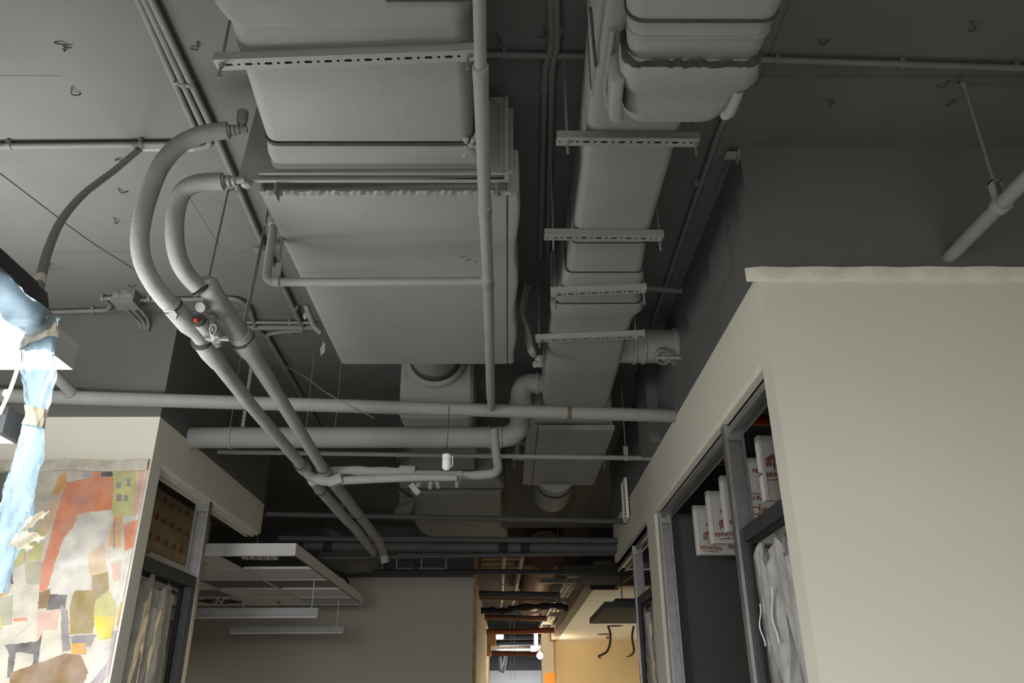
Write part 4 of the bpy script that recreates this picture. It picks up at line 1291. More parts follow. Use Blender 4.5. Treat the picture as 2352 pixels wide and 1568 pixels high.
stud('metal_stud', 'bare metal stud in the left opening above the black door frame', XL - .098, XL - .004, 5.36, 0, 2.885)
M['frame'] = M['dark_steel']
def frame(label, x0, x1, y0, y1, zh, w):
    t = thing('door_frame', label, 'door frame', ((x0 + x1) / 2, y1, 0))
    part('head', B().box(x0, x1, y0, y1, zh - w, zh), 'frame', t, bevel=.004)
    part('post', B().box(x0, x1, y1 - w, y1, 0, zh - w), 'frame', t, bevel=.004)
    part('door_stop', B().box(x0 + .02, x0 + .035, y0, y1 - w, zh - w - .02, zh - w).box(x0 + .02, x0 + .035, y1 - w - .02, y1 - w, 0, zh - w - .02), 'black', t)
    return t


frame('black door frame below the metal stud in the left opening', XL - .09, XL - .008, 4.52, 5.352, 2.385, .07)
def drape(label, pts, y_or_x, folds, amp, hem, mt='clear_film', n=(40, 60)):
    """crumpled sheet hanging in the plane x = const; pts = (y0, y1, z0, z1)"""
    y0, y1, z0, z1 = pts
    t = thing('plastic_sheet', label, 'plastic film', (y_or_x, (y0 + y1) / 2, z0))
    def fn(u, v):
        y = y0 + (y1 - y0) * u
        top_ = z1 - hem * (abs(math.sin(u * PI * 2.3 + .4)) ** 1.5)
        z = z0 + (top_ - z0) * v
        x = y_or_x + amp * (math.sin(folds * u + 2 * v) * (.5 + .5 * v) + .5 * math.sin(folds * 2.3 * u - 3 * v + 1)) + crinkle(u * 3, v * 5, amp * .14)
        return V((x, y + .02 * math.sin(v * 6 + u * 3), z))
    part('sheet', B().grid(fn, *n), mt, t)
    return t, fn


t, fn = drape('torn clear plastic sheet hanging from the black frame in the left opening', (4.53, 5.12, 0.0, 2.34), XL - .05, 17, .012, .1)
def over(u, v):
    p = fn(.15 + .55 * u, .93 - .22 * v * (.45 + .55 * abs(math.sin(u * 8))))
    return p + V((.012 + .01 * math.sin(u * 9), 0, .05 * (1 - v)))
part('folded_flap', B().grid(over, 24, 20), 'clear_film', t)

# printed boards: logo and word
def text_faces(word, size):
    cu = bpy.data.curves.new('word', 'FONT')
    cu.body = word
    cu.size = size
    cu.offset = .0007 * size / .04
    o = bpy.data.objects.new('word', cu)
    COL.objects.link(o)
    bpy.context.view_layer.update()
    me = bpy.data.meshes.new_from_object(o.evaluated_get(bpy.context.evaluated_depsgraph_get()))
    r = ([v.co.copy() for v in me.vertices], [tuple(p.vertices) for p in me.polygons])
    bpy.data.objects.remove(o)
    bpy.data.curves.remove(cu)
    bpy.data.meshes.remove(me)
    return r


WORD = text_faces('PERFATEN', .040)
SMALL = text_faces('www.perfaten.com', .014)
def bar2(p, q, w):
    d = V((q[0] - p[0], q[1] - p[1], 0)).normalized()
    n_ = V((-d.y, d.x, 0)) * w / 2
    p, q = V((*p, 0)), V((*q, 0))
    return [p - n_, q - n_, q + n_, p + n_]


def logo2(s):
    """hexagonal striped mark with a P, in the xy plane, about s wide"""
    vs, fs = [], []
    segs = []
    for k in range(3):
        o_ = k * .13
        segs += [((-.5 + o_, -.30 + o_ * .2), (-.5 + o_, .28 - o_ * .2)), ((-.5 + o_, .28 - o_ * .2), (0 + o_ * .55, .56 - o_ * .75))]
    segs += [((-.05, -.55), (-.05, .14)), ((-.05, .14), (.25, .30)), ((.25, .30), (.5, .16)), ((.5, .16), (.5, -.16)), ((.5, -.16), (.22, -.32)), ((.22, -.32), (-.05, -.14))]
    for p, q in segs:
        o_ = len(vs)
        vs += [v * s for v in bar2(p, q, .075)]
        fs.append((o_, o_ + 1, o_ + 2, o_ + 3))
    return vs, fs


def put(b, shape, o, ex, ez, rot=0., sc=1., clipx=None):
    vs, fs = shape
    c, s_ = math.cos(rot), math.sin(rot)
    b.add([V(o) + V(ex) * ((v.x * c - v.y * s_) * sc) + V(ez) * ((v.x * s_ + v.y * c) * sc) for v in vs], fs)


LOGO = logo2(.075)
M['paper'] = mat('brown_wrapping', (.46, .36, .2), .6, var=.12, scale=10)
# long wrapped board in the left office
xb = -2.5
t = thing('wrapped_board', 'long board in printed brown wrapping hanging inside the left opening', 'board', (xb, 5.7, 2.62))
part('board', B().box(xb - .05, xb, 4.62, 6.8, 2.62, 3.05), 'paper', t, bevel=.004)
b = B()
for i in range(14):
    for j in range(3):
        y = 4.75 + i * .15 + (j % 2) * .06
        z = 2.70 + j * .14
        put(b, LOGO, (xb + .0012, y, z + .012), (0, -1, 0), (0, 0, 1), 0, .7)
        put(b, WORD, (xb + .0012, y + .14, z - .05 + .05), (0, -1, 0), (0, 0, 1), 0, .4)
part('print', b, 'logo', t, 'rows of rust red print')
# edge strip below the board
top('ceiling_edge', B().box(-2.62, -2.46, 4.62, 6.36, 2.54, 2.60), 'white_ceiling', 'white ceiling edge strip below the long brown board', 'ceiling panel')
top('timber_offcut', B().box(-2.44, -2.36, 5.3, 5.4, 2.545, 2.575), 'wood', 'small yellow timber offcut inside the left opening', 'timber')

# suspended ceiling island in the left room
xr_c, zb_c = -1.66, 2.70
y0c = P(690, 1275, z=zb_c).y
rows, cw, rl = 5, .62, .648
y1c = y0c + rows * rl
ztop = P(690, 1247, y=y0c).z
t = thing('suspended_ceiling', 'white suspended ceiling island with missing tiles in the left room', 'ceiling panel', (xr_c - 1.2, y0c, zb_c))
xl_c = xr_c - 5 * cw
b = B().box(xl_c, xr_c, y0c, y0c + .015, zb_c, ztop).box(xr_c - .015, xr_c, y0c + .015, y1c, zb_c, ztop).box(xl_c, xl_c + .015, y0c + .015, y1c, zb_c, ztop)
part('fascia', b, 'white_ceiling', t)
b = B()
for i in range(6):
    x = xr_c - i * cw
    b.box(x - .012, x + .012 if i else x - .001, y0c + .016, y1c, zb_c, zb_c + .006)
for j in range(rows + 1):
    y = y0c + .016 + j * rl
    b.box(xl_c + .016, xr_c - .016, y - .001, y + .022, zb_c - .001, zb_c + .007)
part('grid', b, 'lamp_white', t)
miss = {(0, 0), (0, 2), (1, 2), (2, 3), (3, 2), (3, 0), (4, 1)}
for i in range(5):
    for j in range(rows):
        if (i, j) in miss: continue
        x1_, y0_ = xr_c - i * cw - .014, y0c + .02 + j * rl
        bb = B().box(x1_ - cw + .028, x1_, y0_ + .006, y0_ + rl - .012, zb_c + .008, zb_c + .022)
        if (i, j) == (0, 4):
            tt = part('louvre_panel', B().box(x1_ - cw + .028, x1_, y0_ + .006, y0_ + .012, zb_c + .002, zb_c + .022), 'grey_light', t, 'grey slatted panel')
            b2 = B()
            for k in range(8):
                b2.box(x1_ - cw + .03, x1_ - .002, y0_ + .02 + k * .075, y0_ + .06 + k * .075, zb_c + .006, zb_c + .014)
            part('slats', b2, 'grey_light', tt)
        elif (i, j) == (2, 4):
            tt = part('diffuser_plate', bb, 'lamp_white', t, 'square swirl air diffuser')
            b2 = B()
            cx_, cy_ = x1_ - cw / 2 + .014, y0_ + rl / 2
            for k in range(16):
                a = 2 * PI * k / 16
                d = V((math.cos(a), math.sin(a), 0))
                b2.obox(V((cx_, cy_, zb_c + .006)) + d * (.15 if k % 2 else .19), d, V((-d.y, d.x, 0)), (0, 0, 1), .16, .022, .006)
            part('slots', b2, 'black', tt, 'dark radial slots')
        else:
            part('ceiling_tile', bb, 'white_ceiling', t)
for x in (xr_c - .4, xr_c - 2):
    for y in (y0c + .3, y1c - .4):
        part('suspension_rod', B().cyl((x, y, zb_c + .02), (x, y, ZC), .003, 6), 'rod', t)
b = B()
for k in range(60):
    q = V((random.uniform(xr_c - .52, xr_c - .2), random.uniform(y0c + .3, y0c + .55), 2.83 + random.uniform(0, .08)))
    b.add([q, q + V((random.uniform(.02, .06), random.uniform(-.03, .03), random.uniform(-.03, .03))), q + V((random.uniform(-.03, .03), random.uniform(.02, .06), random.uniform(-.03, .03)))], [(0, 1, 2)])
M['foil'] = mat('crumpled_foil', (.75, .74, .72), .2, 1., var=.1)
def foil(label, c, ax, r, L_):
    b = B()
    secs = []
    c, ax = V(c), V(ax).normalized()
    for i in range(22):
        rr = r * (1 + (.05 if i % 2 else -.05))
        secs.append([c + ax * (L_ * i / 21) + (V((0, 0, 1)) * math.sin(2 * PI * k / 18) + ax.cross(V((0, 0, 1))) * math.cos(2 * PI * k / 18)) * rr * (1 + .06 * math.sin(k * 2.1 + i * 1.7)) for k in range(18)])
    return top('foil_duct', b.loft(secs), 'foil', label, 'duct', smooth=15)
foil('crumpled foil duct above the first missing ceiling tile', (xr_c - .55, y0c + .42, 2.79), (1, .1, 0), .05, .30)
foil('crumpled foil duct above the swirl air diffuser', (xr_c - 2.3, y0c + 2.4, 2.80), (1, .05, 0), .06, .55)
q = P(640, 1383, z=zb_c)
top('red_marker', B().lathe((q.x, q.y, zb_c + .01), (0, 0, -1), ((0, .03), (.004, .03), (.005, .012), (.03, .008)), 12), M['red'], 'small red cap under a white tile of the left ceiling island', 'cap')

def bar_lamp(label, pl_, pr_, y, h, wires):
    a, c = P(*pl_, y=y), P(*pr_, y=y)
    z1 = c.z
    t = thing('linear_lamp', label, 'lamp', ((a.x + c.x) / 2, y, z1 - h))
    part('housing', B().box(a.x, c.x, y, y + .09, z1 - h + .012, z1), 'grey_light', t, bevel=.003)
    part('louvre', B().box(a.x + .01, c.x - .01, y + .004, y + .086, z1 - h - .002, z1 - h + .011), 'lamp_white', t)
    b = B()
    k = int((c.x - a.x) / .05)
    for i in range(k):
        b.box(a.x + .015 + i * .05, a.x + .045 + i * .05, y - .001, y + .003, z1 - h - .002, z1 - h + .009)
    b.box(a.x + .012, c.x - .012, y + .002, y + .004, z1 - h - .002, z1 - h + .009)
    part('louvre_blades', b, 'white', t)
    for f in wires:
        x = a.x + (c.x - a.x) * f
        part('suspension_wire', B().cyl((x, y + .045, z1), (x, y + .045, zb_c + .02 if x < xr_c else ZC), .004, 6), 'white_cable', t)


bar_lamp('nearer grey bar lamp hanging under the white ceiling island', (380, 1395), (731, 1395), P(717, 1332, z=zb_c).y, .085, (.1, .95))
bar_lamp('farther grey bar lamp hanging in front of the pale back wall', (529, 1437), (790, 1437), P(770, 1373, z=zb_c).y, .072, (.08, .93))

# grilles over the back wall
def vent(name, label, x0, x1, z0, z1, y, n, cols_, mt='lamp_white'):
    t = thing(name, label, 'grille', ((x0 + x1) / 2, y, z0))
    b = B()
    f_ = .018
    b.box(x0, x1, y - .02, y, z0, z0 + f_).box(x0, x1, y - .02, y, z1 - f_, z1).box(x0, x0 + f_, y - .02, y, z0 + f_, z1 - f_).box(x1 - f_, x1, y - .02, y, z0 + f_, z1 - f_)
    for k in range(1, cols_):
        x = x0 + (x1 - x0) * k / cols_
        b.box(x - f_ / 2, x + f_ / 2, y - .02, y, z0 + f_, z1 - f_)
    part('frame', b, mt, t)
    b = B()
    for k in range(n):
        z = z0 + f_ + (z1 - z0 - 2 * f_) * (k + .5) / n
        b.obox(((x0 + x1) / 2, y - .01, z), (1, 0, 0), (0, .8, .6), (0, -.6, .8), x1 - x0 - 2 * f_, .016, .0025)
    part('slats', b, mt, t)
    part('backing', B().box(x0 + .01, x1 - .01, y - .003, y, z0 + .01, z1 - .01), 'black', t)
    return t


yv = 10.648
a, c = P(911, 1272, y=yv), P(1026, 1308, y=yv)
vent('vent_grille', 'pale double grille above the back wall, right of the drum-shaped duct', a.x, c.x, c.z, a.z, yv, 7, 2)
a, c = P(850, 1280, y=yv), P(880, 1308, y=yv)
vent('vent_grille', 'narrow pale grille half hidden behind the drum-shaped duct', a.x, c.x, c.z, a.z, yv, 6, 1)
t = thing('drum_duct', 'large dark round duct bend hanging over the top of the back wall', 'duct', P(830, 1285, y=9.5))
M['dark_duct'] = mat('dark_duct_paint', (.16, .16, .155), .8, var=.06)
path = fillet([P(735, 1245, y=9.0), P(800, 1275, y=9.2), P(846, 1275, y=10.3)], .5, 8)
part('pipe', B().tube(path, .20, 26), 'dark_duct', t)
part('rim', B().lathe(path[-1], path[-1] - path[-2], ((-.06, .2), (-.055, .212), (-.01, .212), (0, .2)), 26), 'dark_duct', t)
top('loose_cable', B().tube(spline([P(785, 1290, y=9.9), P(787, 1318, y=9.9), P(799, 1335, y=9.9), P(798, 1348, y=9.9)], 6), .014, 8), 'cable', 'short dark cable end hanging beside the ceiling island corner', 'cable')

# ---------------------------------------------------------------- right opening
stud('metal_stud', 'bare metal stud above the dark door frame in the first right opening', XR + .006, XR + .096, 3.535, 0, 2.795)
stud('metal_stud', 'bare metal stud beside the charcoal partition, against the beige mullion', XR + .02, XR + .098, 5.35, 0, 2.795, .06)
frame('dark door frame with a film-covered door in the first right opening', XR + .02, XR + .09, 2.89, 3.53, 2.31, .06)
t, fn = drape('crumpled clear plastic sheet over the door in the first right opening', (2.89, 3.45, 0.0, 2.26), XR + .05, 15, .013, .1)
def over2(u, v):
    p = fn(.1 + .75 * u, .96 - .2 * v * (.5 + .5 * abs(math.sin(u * 6 + 1))))
    return p + V((-.018 + .008 * math.sin(u * 11), 0, .03 * (1 - v)))
part('folded_flap', B().grid(over2, 24, 20), 'clear_film', t)
for y, z, l in ((3.16, 2.02, .2), (3.33, 1.98, .16)):
    part('tape_strip', B().grid(lambda u, v: V((XR + .012, y + .02 * u + .03 * math.sin(v * 3), z - l * v)) + V((.004 * math.sin(v * 9), 0, 0)), 3, 10), 'white', t, 'white torn tape')
# hanging wrapped boards
xb0, zb0, zb1 = 1.21, 2.485, 2.8
ys_ = [3.70, 4.08, 4.43, 4.78, 5.16]
lab = ['nearest hanging white printed board, topmost in the first right opening', 'second hanging white printed board, with upside-down print', 'third hanging white printed board, mostly behind the metal stud', 'fourth hanging white printed board, left of the metal stud', 'farthest hanging white printed board, lowest and leftmost of the row']
for i, y in enumerate(ys_):
    t = thing('hanging_board', lab[i], 'board', (xb0 + .6, y, zb0), 'wrapped boards hanging in the right office')
    part('core', B().box(xb0, xb0 + 1.2, y, y + .05, zb0, zb1), 'board', t, bevel=.003)
    part('edge_strip', B().box(xb0 - .001, xb0 + .022, y - .002, y + .052, zb0 - .001, zb1 + .001), 'white', t, bevel=.004)
    b = B()
    rnd = random.Random(i + 3)
    fl = -1 if i == 1 else 1
    for k in range(6):
        for r_ in range(2):
            x = xb0 + (.068 if i == 0 else .088) + k * .19 + (.06 if r_ == (0 if i == 0 else 1) else 0) + rnd.uniform(-.01, .01)
            z = zb0 + (P(1770, 1062, y=3.7).z - .038 - zb0 - .14 if i == 0 else .07) + r_ * .14
            ro = rnd.uniform(-.12, .12)
            put(b, LOGO, (x, y - .0016, z + .038 * fl), (fl, 0, 0), (0, 0, fl), ro, .95)
            put(b, WORD, (x - .082 * fl, y - .0016, z - .034 * fl), (fl, 0, 0), (0, 0, fl), ro, .82)
            put(b, SMALL, (x - .05 * fl, y - .0016, z - .05 * fl), (fl, 0, 0), (0, 0, fl), ro, .9)
    part('print', b, 'logo', t, 'rust red print')
    part('hanger_wire', B().cyl((xb0 + .2, y + .025, zb1), (xb0 + .2, y + .025, ZC), .0015, 6).cyl((xb0 + 1., y + .025, zb1), (xb0 + 1., y + .025, ZC), .0015, 6), 'rod', t)
M['red_pipe'] = mat('red_pipe_paint', (.42, .035, .012), .5, var=.1)
q = P(1730, 965, y=4.6)
top('red_pipe', B().tube([(1.14, 4.6, q.z), (4, 4.6, q.z)], .032, 16), 'red_pipe', 'red pipe crossing the dark void above the hanging boards, nearer of two', 'pipe')
q = P(1640, 1052, y=5.6)
top('red_pipe', B().tube([(1.14, 5.7, q.z), (4, 5.7, q.z)], .02, 14), 'red_pipe', 'thin red pipe far in the dark void left of the metal stud', 'pipe')
q = P(1735, 1030, y=5.0)
top('service_pipe', B().tube([(1.14, 5.2, q.z), (4, 5.2, q.z)], .03, 14), 'dark_pipe', 'dark grey pipe in the void behind the nearest hanging board', 'pipe')

# second right opening
y2 = P(1465, 1300, x=XR + .05).y
stud('metal_stud', 'bare metal stud in the second right opening, reflecting warm light', XR + .01, XR + .09, y2 - .03, 0, 2.795)
yh0, yh1 = 5.76, y2 - .04
frame('dark door frame in the second right opening', XR + .02, XR + .09, yh0, yh1, P(1490, 1352, x=XR + .03).z, .06)
drape('crumpled clear plastic sheet in the second right opening', (yh0 + .02, yh1 - .1, 0, P(1490, 1375, x=XR + .03).z), XR + .045, 13, .022, .08)

# grille, access hatch and corner plate on the right wall
ga, gb = P(1436, 1125, x=XR), P(1449, 1185, x=XR)
t = thing('wall_grille', 'white slatted grille standing off the right wall above the header', 'grille', (XR - .04, (ga.y + gb.y) / 2, gb.z))
gy0, gy1 = min(ga.y, gb.y), max(ga.y, gb.y)
gz0, gz1 = gb.z - .01, ga.z + .05
b = B()
for q in ((gy0, gy1, gz0, gz0 + .02), (gy0, gy1, gz1 - .02, gz1), (gy0, gy0 + .02, gz0 + .02, gz1 - .02), (gy1 - .02, gy1, gz0 + .02, gz1 - .02)):
    b.box(XR - .035, XR - .012, *q)
part('frame', b, 'white', t)
b = B()
for k in range(10):
    z = gz0 + .025 + (gz1 - gz0 - .05) * (k + .5) / 10
    b.obox((XR - .022, (gy0 + gy1) / 2, z), (0, 1, 0), (.8, 0, .6), (-.6, 0, .8), gy1 - gy0 - .04, .018, .003)
part('slats', b, 'white', t)
part('collar', B().box(XR - .012, XR, gy0 + .02, gy1 - .02, gz0 + .02, gz1 - .02), 'black', t)
t = thing('access_hatch', 'square grey access hatch on the right wall below the ceiling', 'hatch', (XR - .005, 3.2, 3.36))
part('frame', B().box(XR - .005, XR, 3.05, 3.42, 3.35, 3.66), 'grey_wall', t, bevel=.002)
part('panel', B().box(XR - .011, XR - .005, 3.066, 3.404, 3.366, 3.644), 'grey_wall', t, bevel=.002)
q = P(1676, 346, z=3.77)
top('corner_plate', B().box(XR - .055, XR + .0, YR + .005, YR + .05, 3.765, 3.775).box(XR - .006, XR - .0, YR + .0, YR + .05, 3.74, 3.79), 'rail', 'small metal plate at the top corner of the right wall', 'bracket')

# ---------------------------------------------------------------- far corridor
M['brown_pipe'] = mat('brown_primed_pipe', (.14, .075, .045), .6, var=.2, scale=12)
M['rust_red'] = mat('red_oxide_pipe', (.20, .05, .022), .5, var=.15)
M['pvc'] = mat('dull_plastic_pipe', (.26, .255, .25), .5, var=.08)
for stn, lab, r in ((((1158, 1262, 3.36), (1155, 1310, 3.36), (1150, 1404, 3.33)), 'plastic waste pipe running back along the far corridor, left of two', .036),
                    (((1202, 1260, 3.38), (1193, 1310, 3.37), (1174, 1400, 3.33)), 'plastic waste pipe running back along the far corridor, right of two', .036)):
    pts = [P(x, y, z=z) for x, y, z in stn]
    t = thing('waste_pipe', lab, 'pipe', pts[0])
    part('pipe', B().tube(pts, r, 14), 'pvc', t)
    for f in (.2, .42, .75):
        q = pts[0].lerp(pts[2], f)
        part('socket', sock(q, pts[2] - pts[0], r * 1.02, .09), 'pvc', t)
for (xa, ya_, xb_, yb_, y, r, mt, name, lab) in (
        (1092, 1364, 1286, 1367, 12.6, .05, 'dark_pipe', 'service_pipe', 'dark pipe crossing the far corridor, highest of the crossing pipes'),
        (1094, 1372, 1260, 1376, 13.0, .03, 'brown_pipe', 'service_pipe', 'brown pipe crossing just below the highest corridor pipe'),
        (1104, 1417, 1256, 1420, 16, .05, 'brown_pipe', 'service_pipe', 'brown pipe crossing the corridor under the black lagging'),
        (1104, 1451, 1273, 1447, 17.5, .055, 'rust_red', 'service_pipe', 'rust red pipe crossing the corridor above the bright lamps'),
        (1112, 1499, 1238, 1502, 22, .06, 'rust_red', 'service_pipe', 'reddish pipe crossing the corridor beside the glowing bulb')):
    a, c = P(xa, ya_, y=y), P(xb_, yb_, y=y)
    t = thing(name, lab, 'pipe', a)
    part('pipe', B().tube([a, c], r, 14), mt, t)
    part('coupling', sock(a.lerp(c, .45), c - a, r, .12), mt, t)
pts = [P(x, y, y=13.8) for x, y in ((1094, 1402), (1130, 1402), (1160, 1403), (1185, 1396), (1240, 1392), (1285, 1391), (1304, 1397))]
top('black_lagging', B().tube(spline(pts, 6), [.05 + .012 * math.sin(i * 1.3) for i in range(37)], 12), 'black', 'black lagged pipe sagging across the far corridor', 'pipe')
# timber and packing behind the back wall edge
for i, (xa, xb_, yy, h) in enumerate(((1104, 1240, 1306, .10), (1106, 1182, 1291, .035), (1106, 1200, 1281, .03))):
    a, c = P(xa, yy, y=11.4 + .3 * i), P(xb_, yy, y=11.4 + .3 * i)
    top('timber_batten', B().box(a.x, c.x, a.y, a.y + .12, a.z - h / 2, a.z + h / 2), 'wood', ('thick pale timber plank across the corridor ceiling', 'thin timber batten above the thick plank', 'topmost thin timber batten by the back wall edge')[i], 'timber', bevel=.004)
a = P(1098, 1330, y=10.62)
top('timber_post', B().box(-.428, -.39, 10.66, 10.74, 0, 3.45), 'wood', 'narrow timber post at the right end of the pale back wall', 'timber')
t = thing('brown_duct', 'large dark brown duct in the corridor ceiling, right side', 'duct', (.55, 13, 3.5))
part('body', B().tube([(.52, 11.2, 3.59), (.50, 17.5, 3.59)], .27, 22), 'brown_pipe', t)
part('rim', B().lathe((.505, 14.5, 3.59), (0, 1, 0), ((0, .27), (.01, .285), (.06, .285), (.07, .27)), 22), 'brown_pipe', t)
# cable tray
t = thing('cable_tray', 'cable tray with pale cables along the right of the far corridor', 'tray', P(1320, 1330, z=3.28))
ta, tb = P(1322, 1322, z=3.3), P(1243, 1450, z=3.3)
td = (tb - ta).normalized()
ts = V((0, 0, 1)).cross(td).normalized()
b = B()
for s_ in (-1, 1):
    b.obox((ta + tb) / 2 + ts * s_ * .11, td, ts, (0, 0, 1), (tb - ta).length, .006, .07)
k = 16
for i in range(k):
    b.obox(ta.lerp(tb, (i + .5) / k) + V((0, 0, -.02)), td, ts, (0, 0, 1), .03, .21, .006)
part('ladder', b, 'alu', t)
for i in range(5):
    o_ = ts * (-.08 + .04 * i) + V((0, 0, .005))
    part('cable', B().tube([ta + o_, tb + o_], .013, 8), 'tape' if i % 2 else 'white_cable', t)
for i, (xa, xb_, yy, y, lab) in enumerate(((1290, 1430, 1308, 10.3, 'wide perforated steel rail across the mouth of the cable tray'), (1243, 1342, 1333, 11.4, 'perforated steel rail under the cable tray, just past its mouth'), (1219, 1311, 1378, 13.4, 'perforated steel rail under the middle of the cable tray'), (1262, 1286, 1410, 15.2, 'short steel bracket under the far half of the cable tray'), (1246, 1265, 1438, 17.2, 'farthest short steel bracket under the cable tray'))):
    a, c = P(xa, yy, y=y), P(xb_, yy, y=y)
    b = B()
    h = .10 if i == 0 else .055
    k = max(3, int((c.x - a.x) / .09))
    for j in range(k):
        b.holed((a.x + (c.x - a.x) * j / k, y, a.z - h / 2), ((c.x - a.x) / k, 0, 0), (0, 0, h), (0, 1, 0), .03, .012)
    b.box(a.x, c.x, y, y + .05, a.z - h / 2 - .003, a.z - h / 2)
    b.box(a.x, c.x, y, y + .05, a.z + h / 2, a.z + h / 2 + .003)
    top('steel_rail', b, 'dark_pipe' if i == 0 else 'rod', lab, 'rail')
# bright end of the corridor
M['bulb'] = emis('hot_bulb', (1, .8, .55), 60)
M['tube_on'] = emis('lit_tube', (1, .93, .85), 7)
q = P(1240, 1505, y=19.0)
t = thing('work_lamp', 'bare glowing bulb hanging at the bright end of the corridor', 'lamp', q)
part('bulb', B().lathe(q - V((0, 0, .075)), (0, 0, 1), ((0, .01), (.015, .04), (.05, .07), (.09, .07), (.13, .04), (.15, .02))), 'bulb', t)
part('socket', B().lathe(q + V((0, 0, .07)), (0, 0, 1), ((0, .022), (.07, .022), (.08, .01))), 'black', t)
part('cord', B().tube(spline([q + V((0, 0, .14)), P(1243, 1450, y=18.9), P(1242, 1400, y=18.8), V((q.x, 18.8, 3.9))], 6), .006, 6), 'cable', t)
for xa, ya_, w, h, y, lab in ((1231, 1463, .055, .30, 18.4, 'lit upright tube lamp above the glowing bulb'), (1226, 1491, .12, .06, 20, 'lit flat lamp just left above the glowing bulb'), (1249, 1486, .14, .05, 20.5, 'lit flat lamp just right above the glowing bulb'), (1146, 1462, .20, .09, 21, 'lit bluish lamp box at the left of the bright corridor end')):
    q = P(xa, ya_, y=y)
    t = thing('tube_lamp', lab, 'lamp', q)
    part('housing', B().box(q.x - w / 2 - .02, q.x + w / 2 + .02, y, y + .06, q.z - h / 2 - .02, q.z + h / 2 + .02), 'grey_light', t)
    part('wire', B().cyl((q.x, y + .03, q.z + h / 2), (q.x, y + .03, 3.9), .008, 6), 'cable', t)
    part('tube', B().box(q.x - w / 2, q.x + w / 2, y - .02, y - .001, q.z - h / 2, q.z + h / 2), 'tube_on', t)
a, c = P(1112, 1487, y=21), P(1219, 1486, y=21)
top('unlit_tube', B().tube([a, c], .035, 12), 'white', 'long white tube crossing the bright corridor end', 'lamp')
a, c = P(1256, 1537, y=19.6), P(1270, 1568, y=19.6)
top('orange_panel', B().box(.84, XR + .07, 19.5, 19.56, .8, P(1262, 1545, y=19.5).z), mat('orange_panel', (.80, .22, .04), .6, var=.04), 'bright orange panel low beside the corridor pier', 'panel')
a, c = P(1106, 1462, y=18), P(1128, 1482, y=18)
top('timber_box', B().box(-.436, c.x + .1, 18, 18.4, c.z, a.z + .05).box(-.436, c.x, 18.0, 18.3, c.z - .2, c.z), 'wood', 'yellowish timber box at the left of the bright corridor end', 'timber', bevel=.006)
for i, (xa, ya_, xb_, yb_, r, lab) in enumerate(((1148, 1505, 1149, 1540, .045, 'pale pipe hanging at the bright corridor end, left of two'), (1163, 1500, 1156, 1542, .045, 'pale pipe hanging at the bright corridor end, right of two'))):
    top('pale_pipe', B().tube([P(xa, ya_, y=22.5), P(xb_, yb_, y=23.5)], r, 12), 'grey_light', lab, 'pipe')
for i in range(5):
    z = 3.55 - .12 * i
    y = 24.4 - .2 * i
    t = thing('service_pipe', 'one of five stacked cross pipes, {} from the top, at the bright corridor end'.format(('first', 'second', 'third', 'fourth', 'fifth')[i]), 'pipe', (0, y, z))
    part('pipe', B().tube([(-.95, y, z), (1.1, y, z + .02)], .05 + .02 * (i % 2), 12), 'grey_light' if i % 2 else 'dark_pipe', t)
    for x_ in (-.4, .8):
        part('hanger_rod', B().cyl((x_, y, z), (x_, y, 3.9), .008, 6), 'rod', t)
for px, lab in ((1172, 'thin cord hanging at the far end, left one'), (1181, 'thin cord hanging at the far end, right one')):
    a, c = P(px, 1500, y=22), P(px + 1, 1560, y=22)
    top('cord', B().cyl(a + V((0, 0, .9)), c, .006, 6), 'white_cable', lab, 'cord')
# ---------------------------------------------------------------- far right room
na, fa = P(1386, 1396, z=2.62), P(1357, 1432, z=2.62)
t = thing('acoustic_raft', 'flat charcoal panel hanging from a wire in the far right room', 'panel', (1.5, na.y, 2.62))
x0 = (na.x + fa.x) / 2
part('panel', B().box(x0, x0 + 1.2, na.y, fa.y, 2.62, 2.69), 'dark_panel', t, bevel=.004)
part('top_box', B().box(x0 + .14, x0 + 1.0, na.y + .1, na.y + .5, 2.69, 2.735), 'dark_steel', t)
wx = P(1429, 1380, y=na.y + .3).x
part('wire', B().cyl((wx, na.y + .3, 2.73), (wx, na.y + .3, ZC - .004), .006, 6), 'cable', t)
for pts, hole, lab in ((((1397, 1438), (1402, 1455), (1401, 1478), (1393, 1497), (1375, 1507), (1381, 1512)), (1412, 1437), 'dark cable hooked at its end, hanging from a ceiling hole in the right room'), (((1461, 1412), (1455, 1440), (1452, 1465), (1456, 1490), (1454, 1500), (1446, 1506), (1438, 1508)), None, 'dark cable with a thin tail hanging beside the film in the right room')):
    y = P(1412, 1437, z=3.05).y
    q = [P(x, yy, y=y) for x, yy in pts]
    n_ = len(spline(q, 6))
    top('hanging_cable', B().tube(spline(q, 6), [.022 if i < n_ * .8 else .01 for i in range(n_)], 8), 'cable', lab, 'cable')
for px, py, lab in ((1412, 1437, 'dark round hole in the white ceiling below the charcoal panel'), (1389, 1456, 'second dark round ceiling hole, left of the hooked cable')):
    q = P(px, py, z=3.048)
    top('ceiling_hole', B().lathe((q.x, q.y, 3.05), (0, 0, -1), ((0, .16), (.003, .16))), 'black', lab, 'hole')
q = P(1396, 1462, z=3.04)
top('red_marker', B().lathe((q.x, q.y, 3.056), (0, 0, -1), ((0, .05), (.01, .05), (.012, .03), (.06, .02)), 12), M['red'], 'small red cap on the white ceiling beside the hooked cable', 'cap')
a, c = P(1415, 1349, y=10.6), P(1458, 1318, y=9.6)
top('timber_batten', B().tube([a, c], .022, 4), 'wood', 'slanting timber batten in front of the far right room', 'timber')
a, c = P(1356, 1345, y=10.69), P(1420, 1352, y=10.69)
t = thing('slot_vent', 'long dark slot vent above the white ceiling of the right room', 'grille', a)
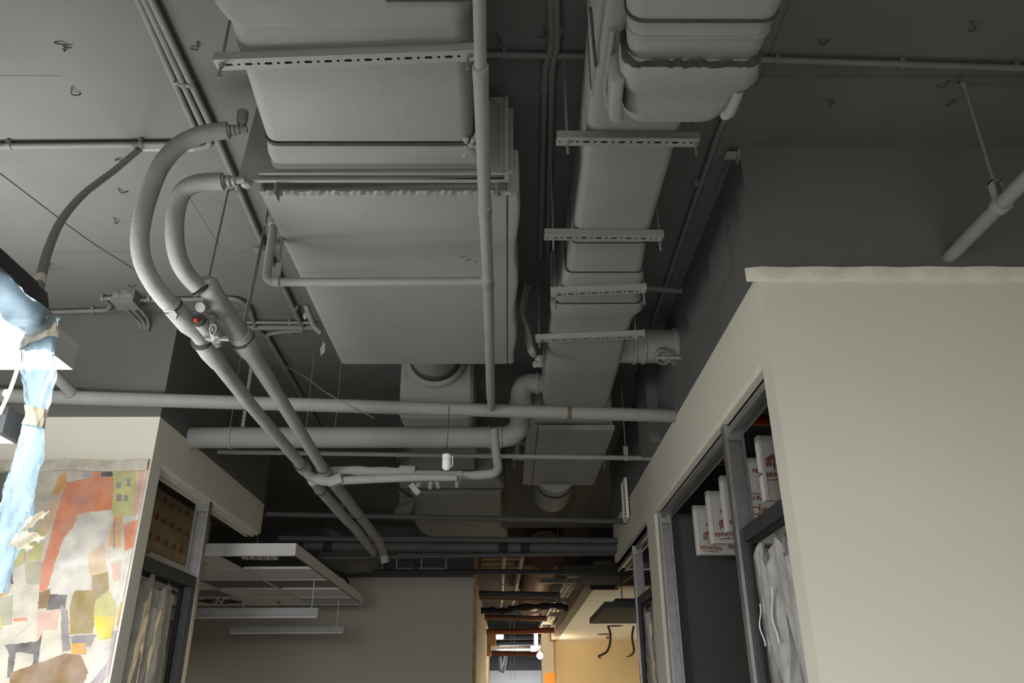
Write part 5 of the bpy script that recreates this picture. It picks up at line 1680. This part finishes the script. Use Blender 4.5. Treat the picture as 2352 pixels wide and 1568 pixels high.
part('frame', B().box(a.x, c.x, 10.685, 10.7, c.z - .01, c.z).box(a.x, c.x, 10.685, 10.7, a.z, a.z + .01), 'dark_steel', t)
part('slot', B().box(a.x, c.x, 10.69, 10.7, c.z, a.z), 'black', t)

# ---------------------------------------------------------------- light
def area(name, loc, size, power, col=(1, .96, .9), rot=(0, 0, 0), sy=None):
    l = bpy.data.lights.new(name, 'AREA')
    l.energy = power
    l.color = col
    l.size = size
    if sy:
        l.shape = 'RECTANGLE'
        l.size_y = sy
    o = bpy.data.objects.new(name, l)
    COL.objects.link(o)
    o.location = loc
    o.rotation_euler = rot
    return o


def point(name, loc, r, power, col=(1, .96, .9)):
    l = bpy.data.lights.new(name, 'POINT')
    l.energy = power
    l.color = col
    l.shadow_soft_size = r
    o = bpy.data.objects.new(name, l)
    COL.objects.link(o)
    o.location = loc
    return o


w = bpy.data.worlds.new('world')
C.world = w
w.use_nodes = True
w.node_tree.nodes['Background'].inputs['Color'].default_value = (.5, .5, .52, 1)
w.node_tree.nodes['Background'].inputs['Strength'].default_value = .004
W = (1, .99, .97)
point('film_glow', (-1.75, 2.5, 2.4), .3, 75, W)
area('pendant_light_left', (-2.6, 2.93, 2.535), 1.3, 58, W, sy=.12)
area('pendant_light_rear', (-2.4, -.8, 2.75), 1.2, 80, W, sy=.6)
rf = area('rear_fill_light', (.3, -3.6, 1.7), 3.5, 80, W, (math.radians(70), 0, 0), 1.6)  # added fill behind the viewer for camera-facing walls; no window stands there
rf.data.spread = math.radians(95)
area('pendant_light_rear_right', (1.4, -1.4, 2.75), 1.2, 30, W, sy=.6)
point('corridor_bulb_light', (.70, 18.9, 2.68), .06, 70, (1, .72, .42))
area('room_light', (3.2, 15, 2.6), 1.5, 240, (1, .84, .56), (0, 0, 0), 1.5)
area('pendant_uplight_left', (-2.7, 2.93, 2.67), 1.3, 31, W, (PI, 0, 0), sy=.12)
area('left_room_fill', (-4.2, 8.6, 2.4), 1.2, 16, (1, .9, .72), sy=.2)  # unseen light added to brighten the ceiling tiles and back wall
area('corridor_end_light', (.4, 23.5, 3.2), 1.2, 200, (.9, .95, 1), (0, 0, 0), 1.2)

C.view_settings.view_transform = 'Standard'
C.view_settings.look = 'None'
C.view_settings.gamma = 1
C.view_settings.use_curve_mapping = False
C.view_settings.exposure = 0
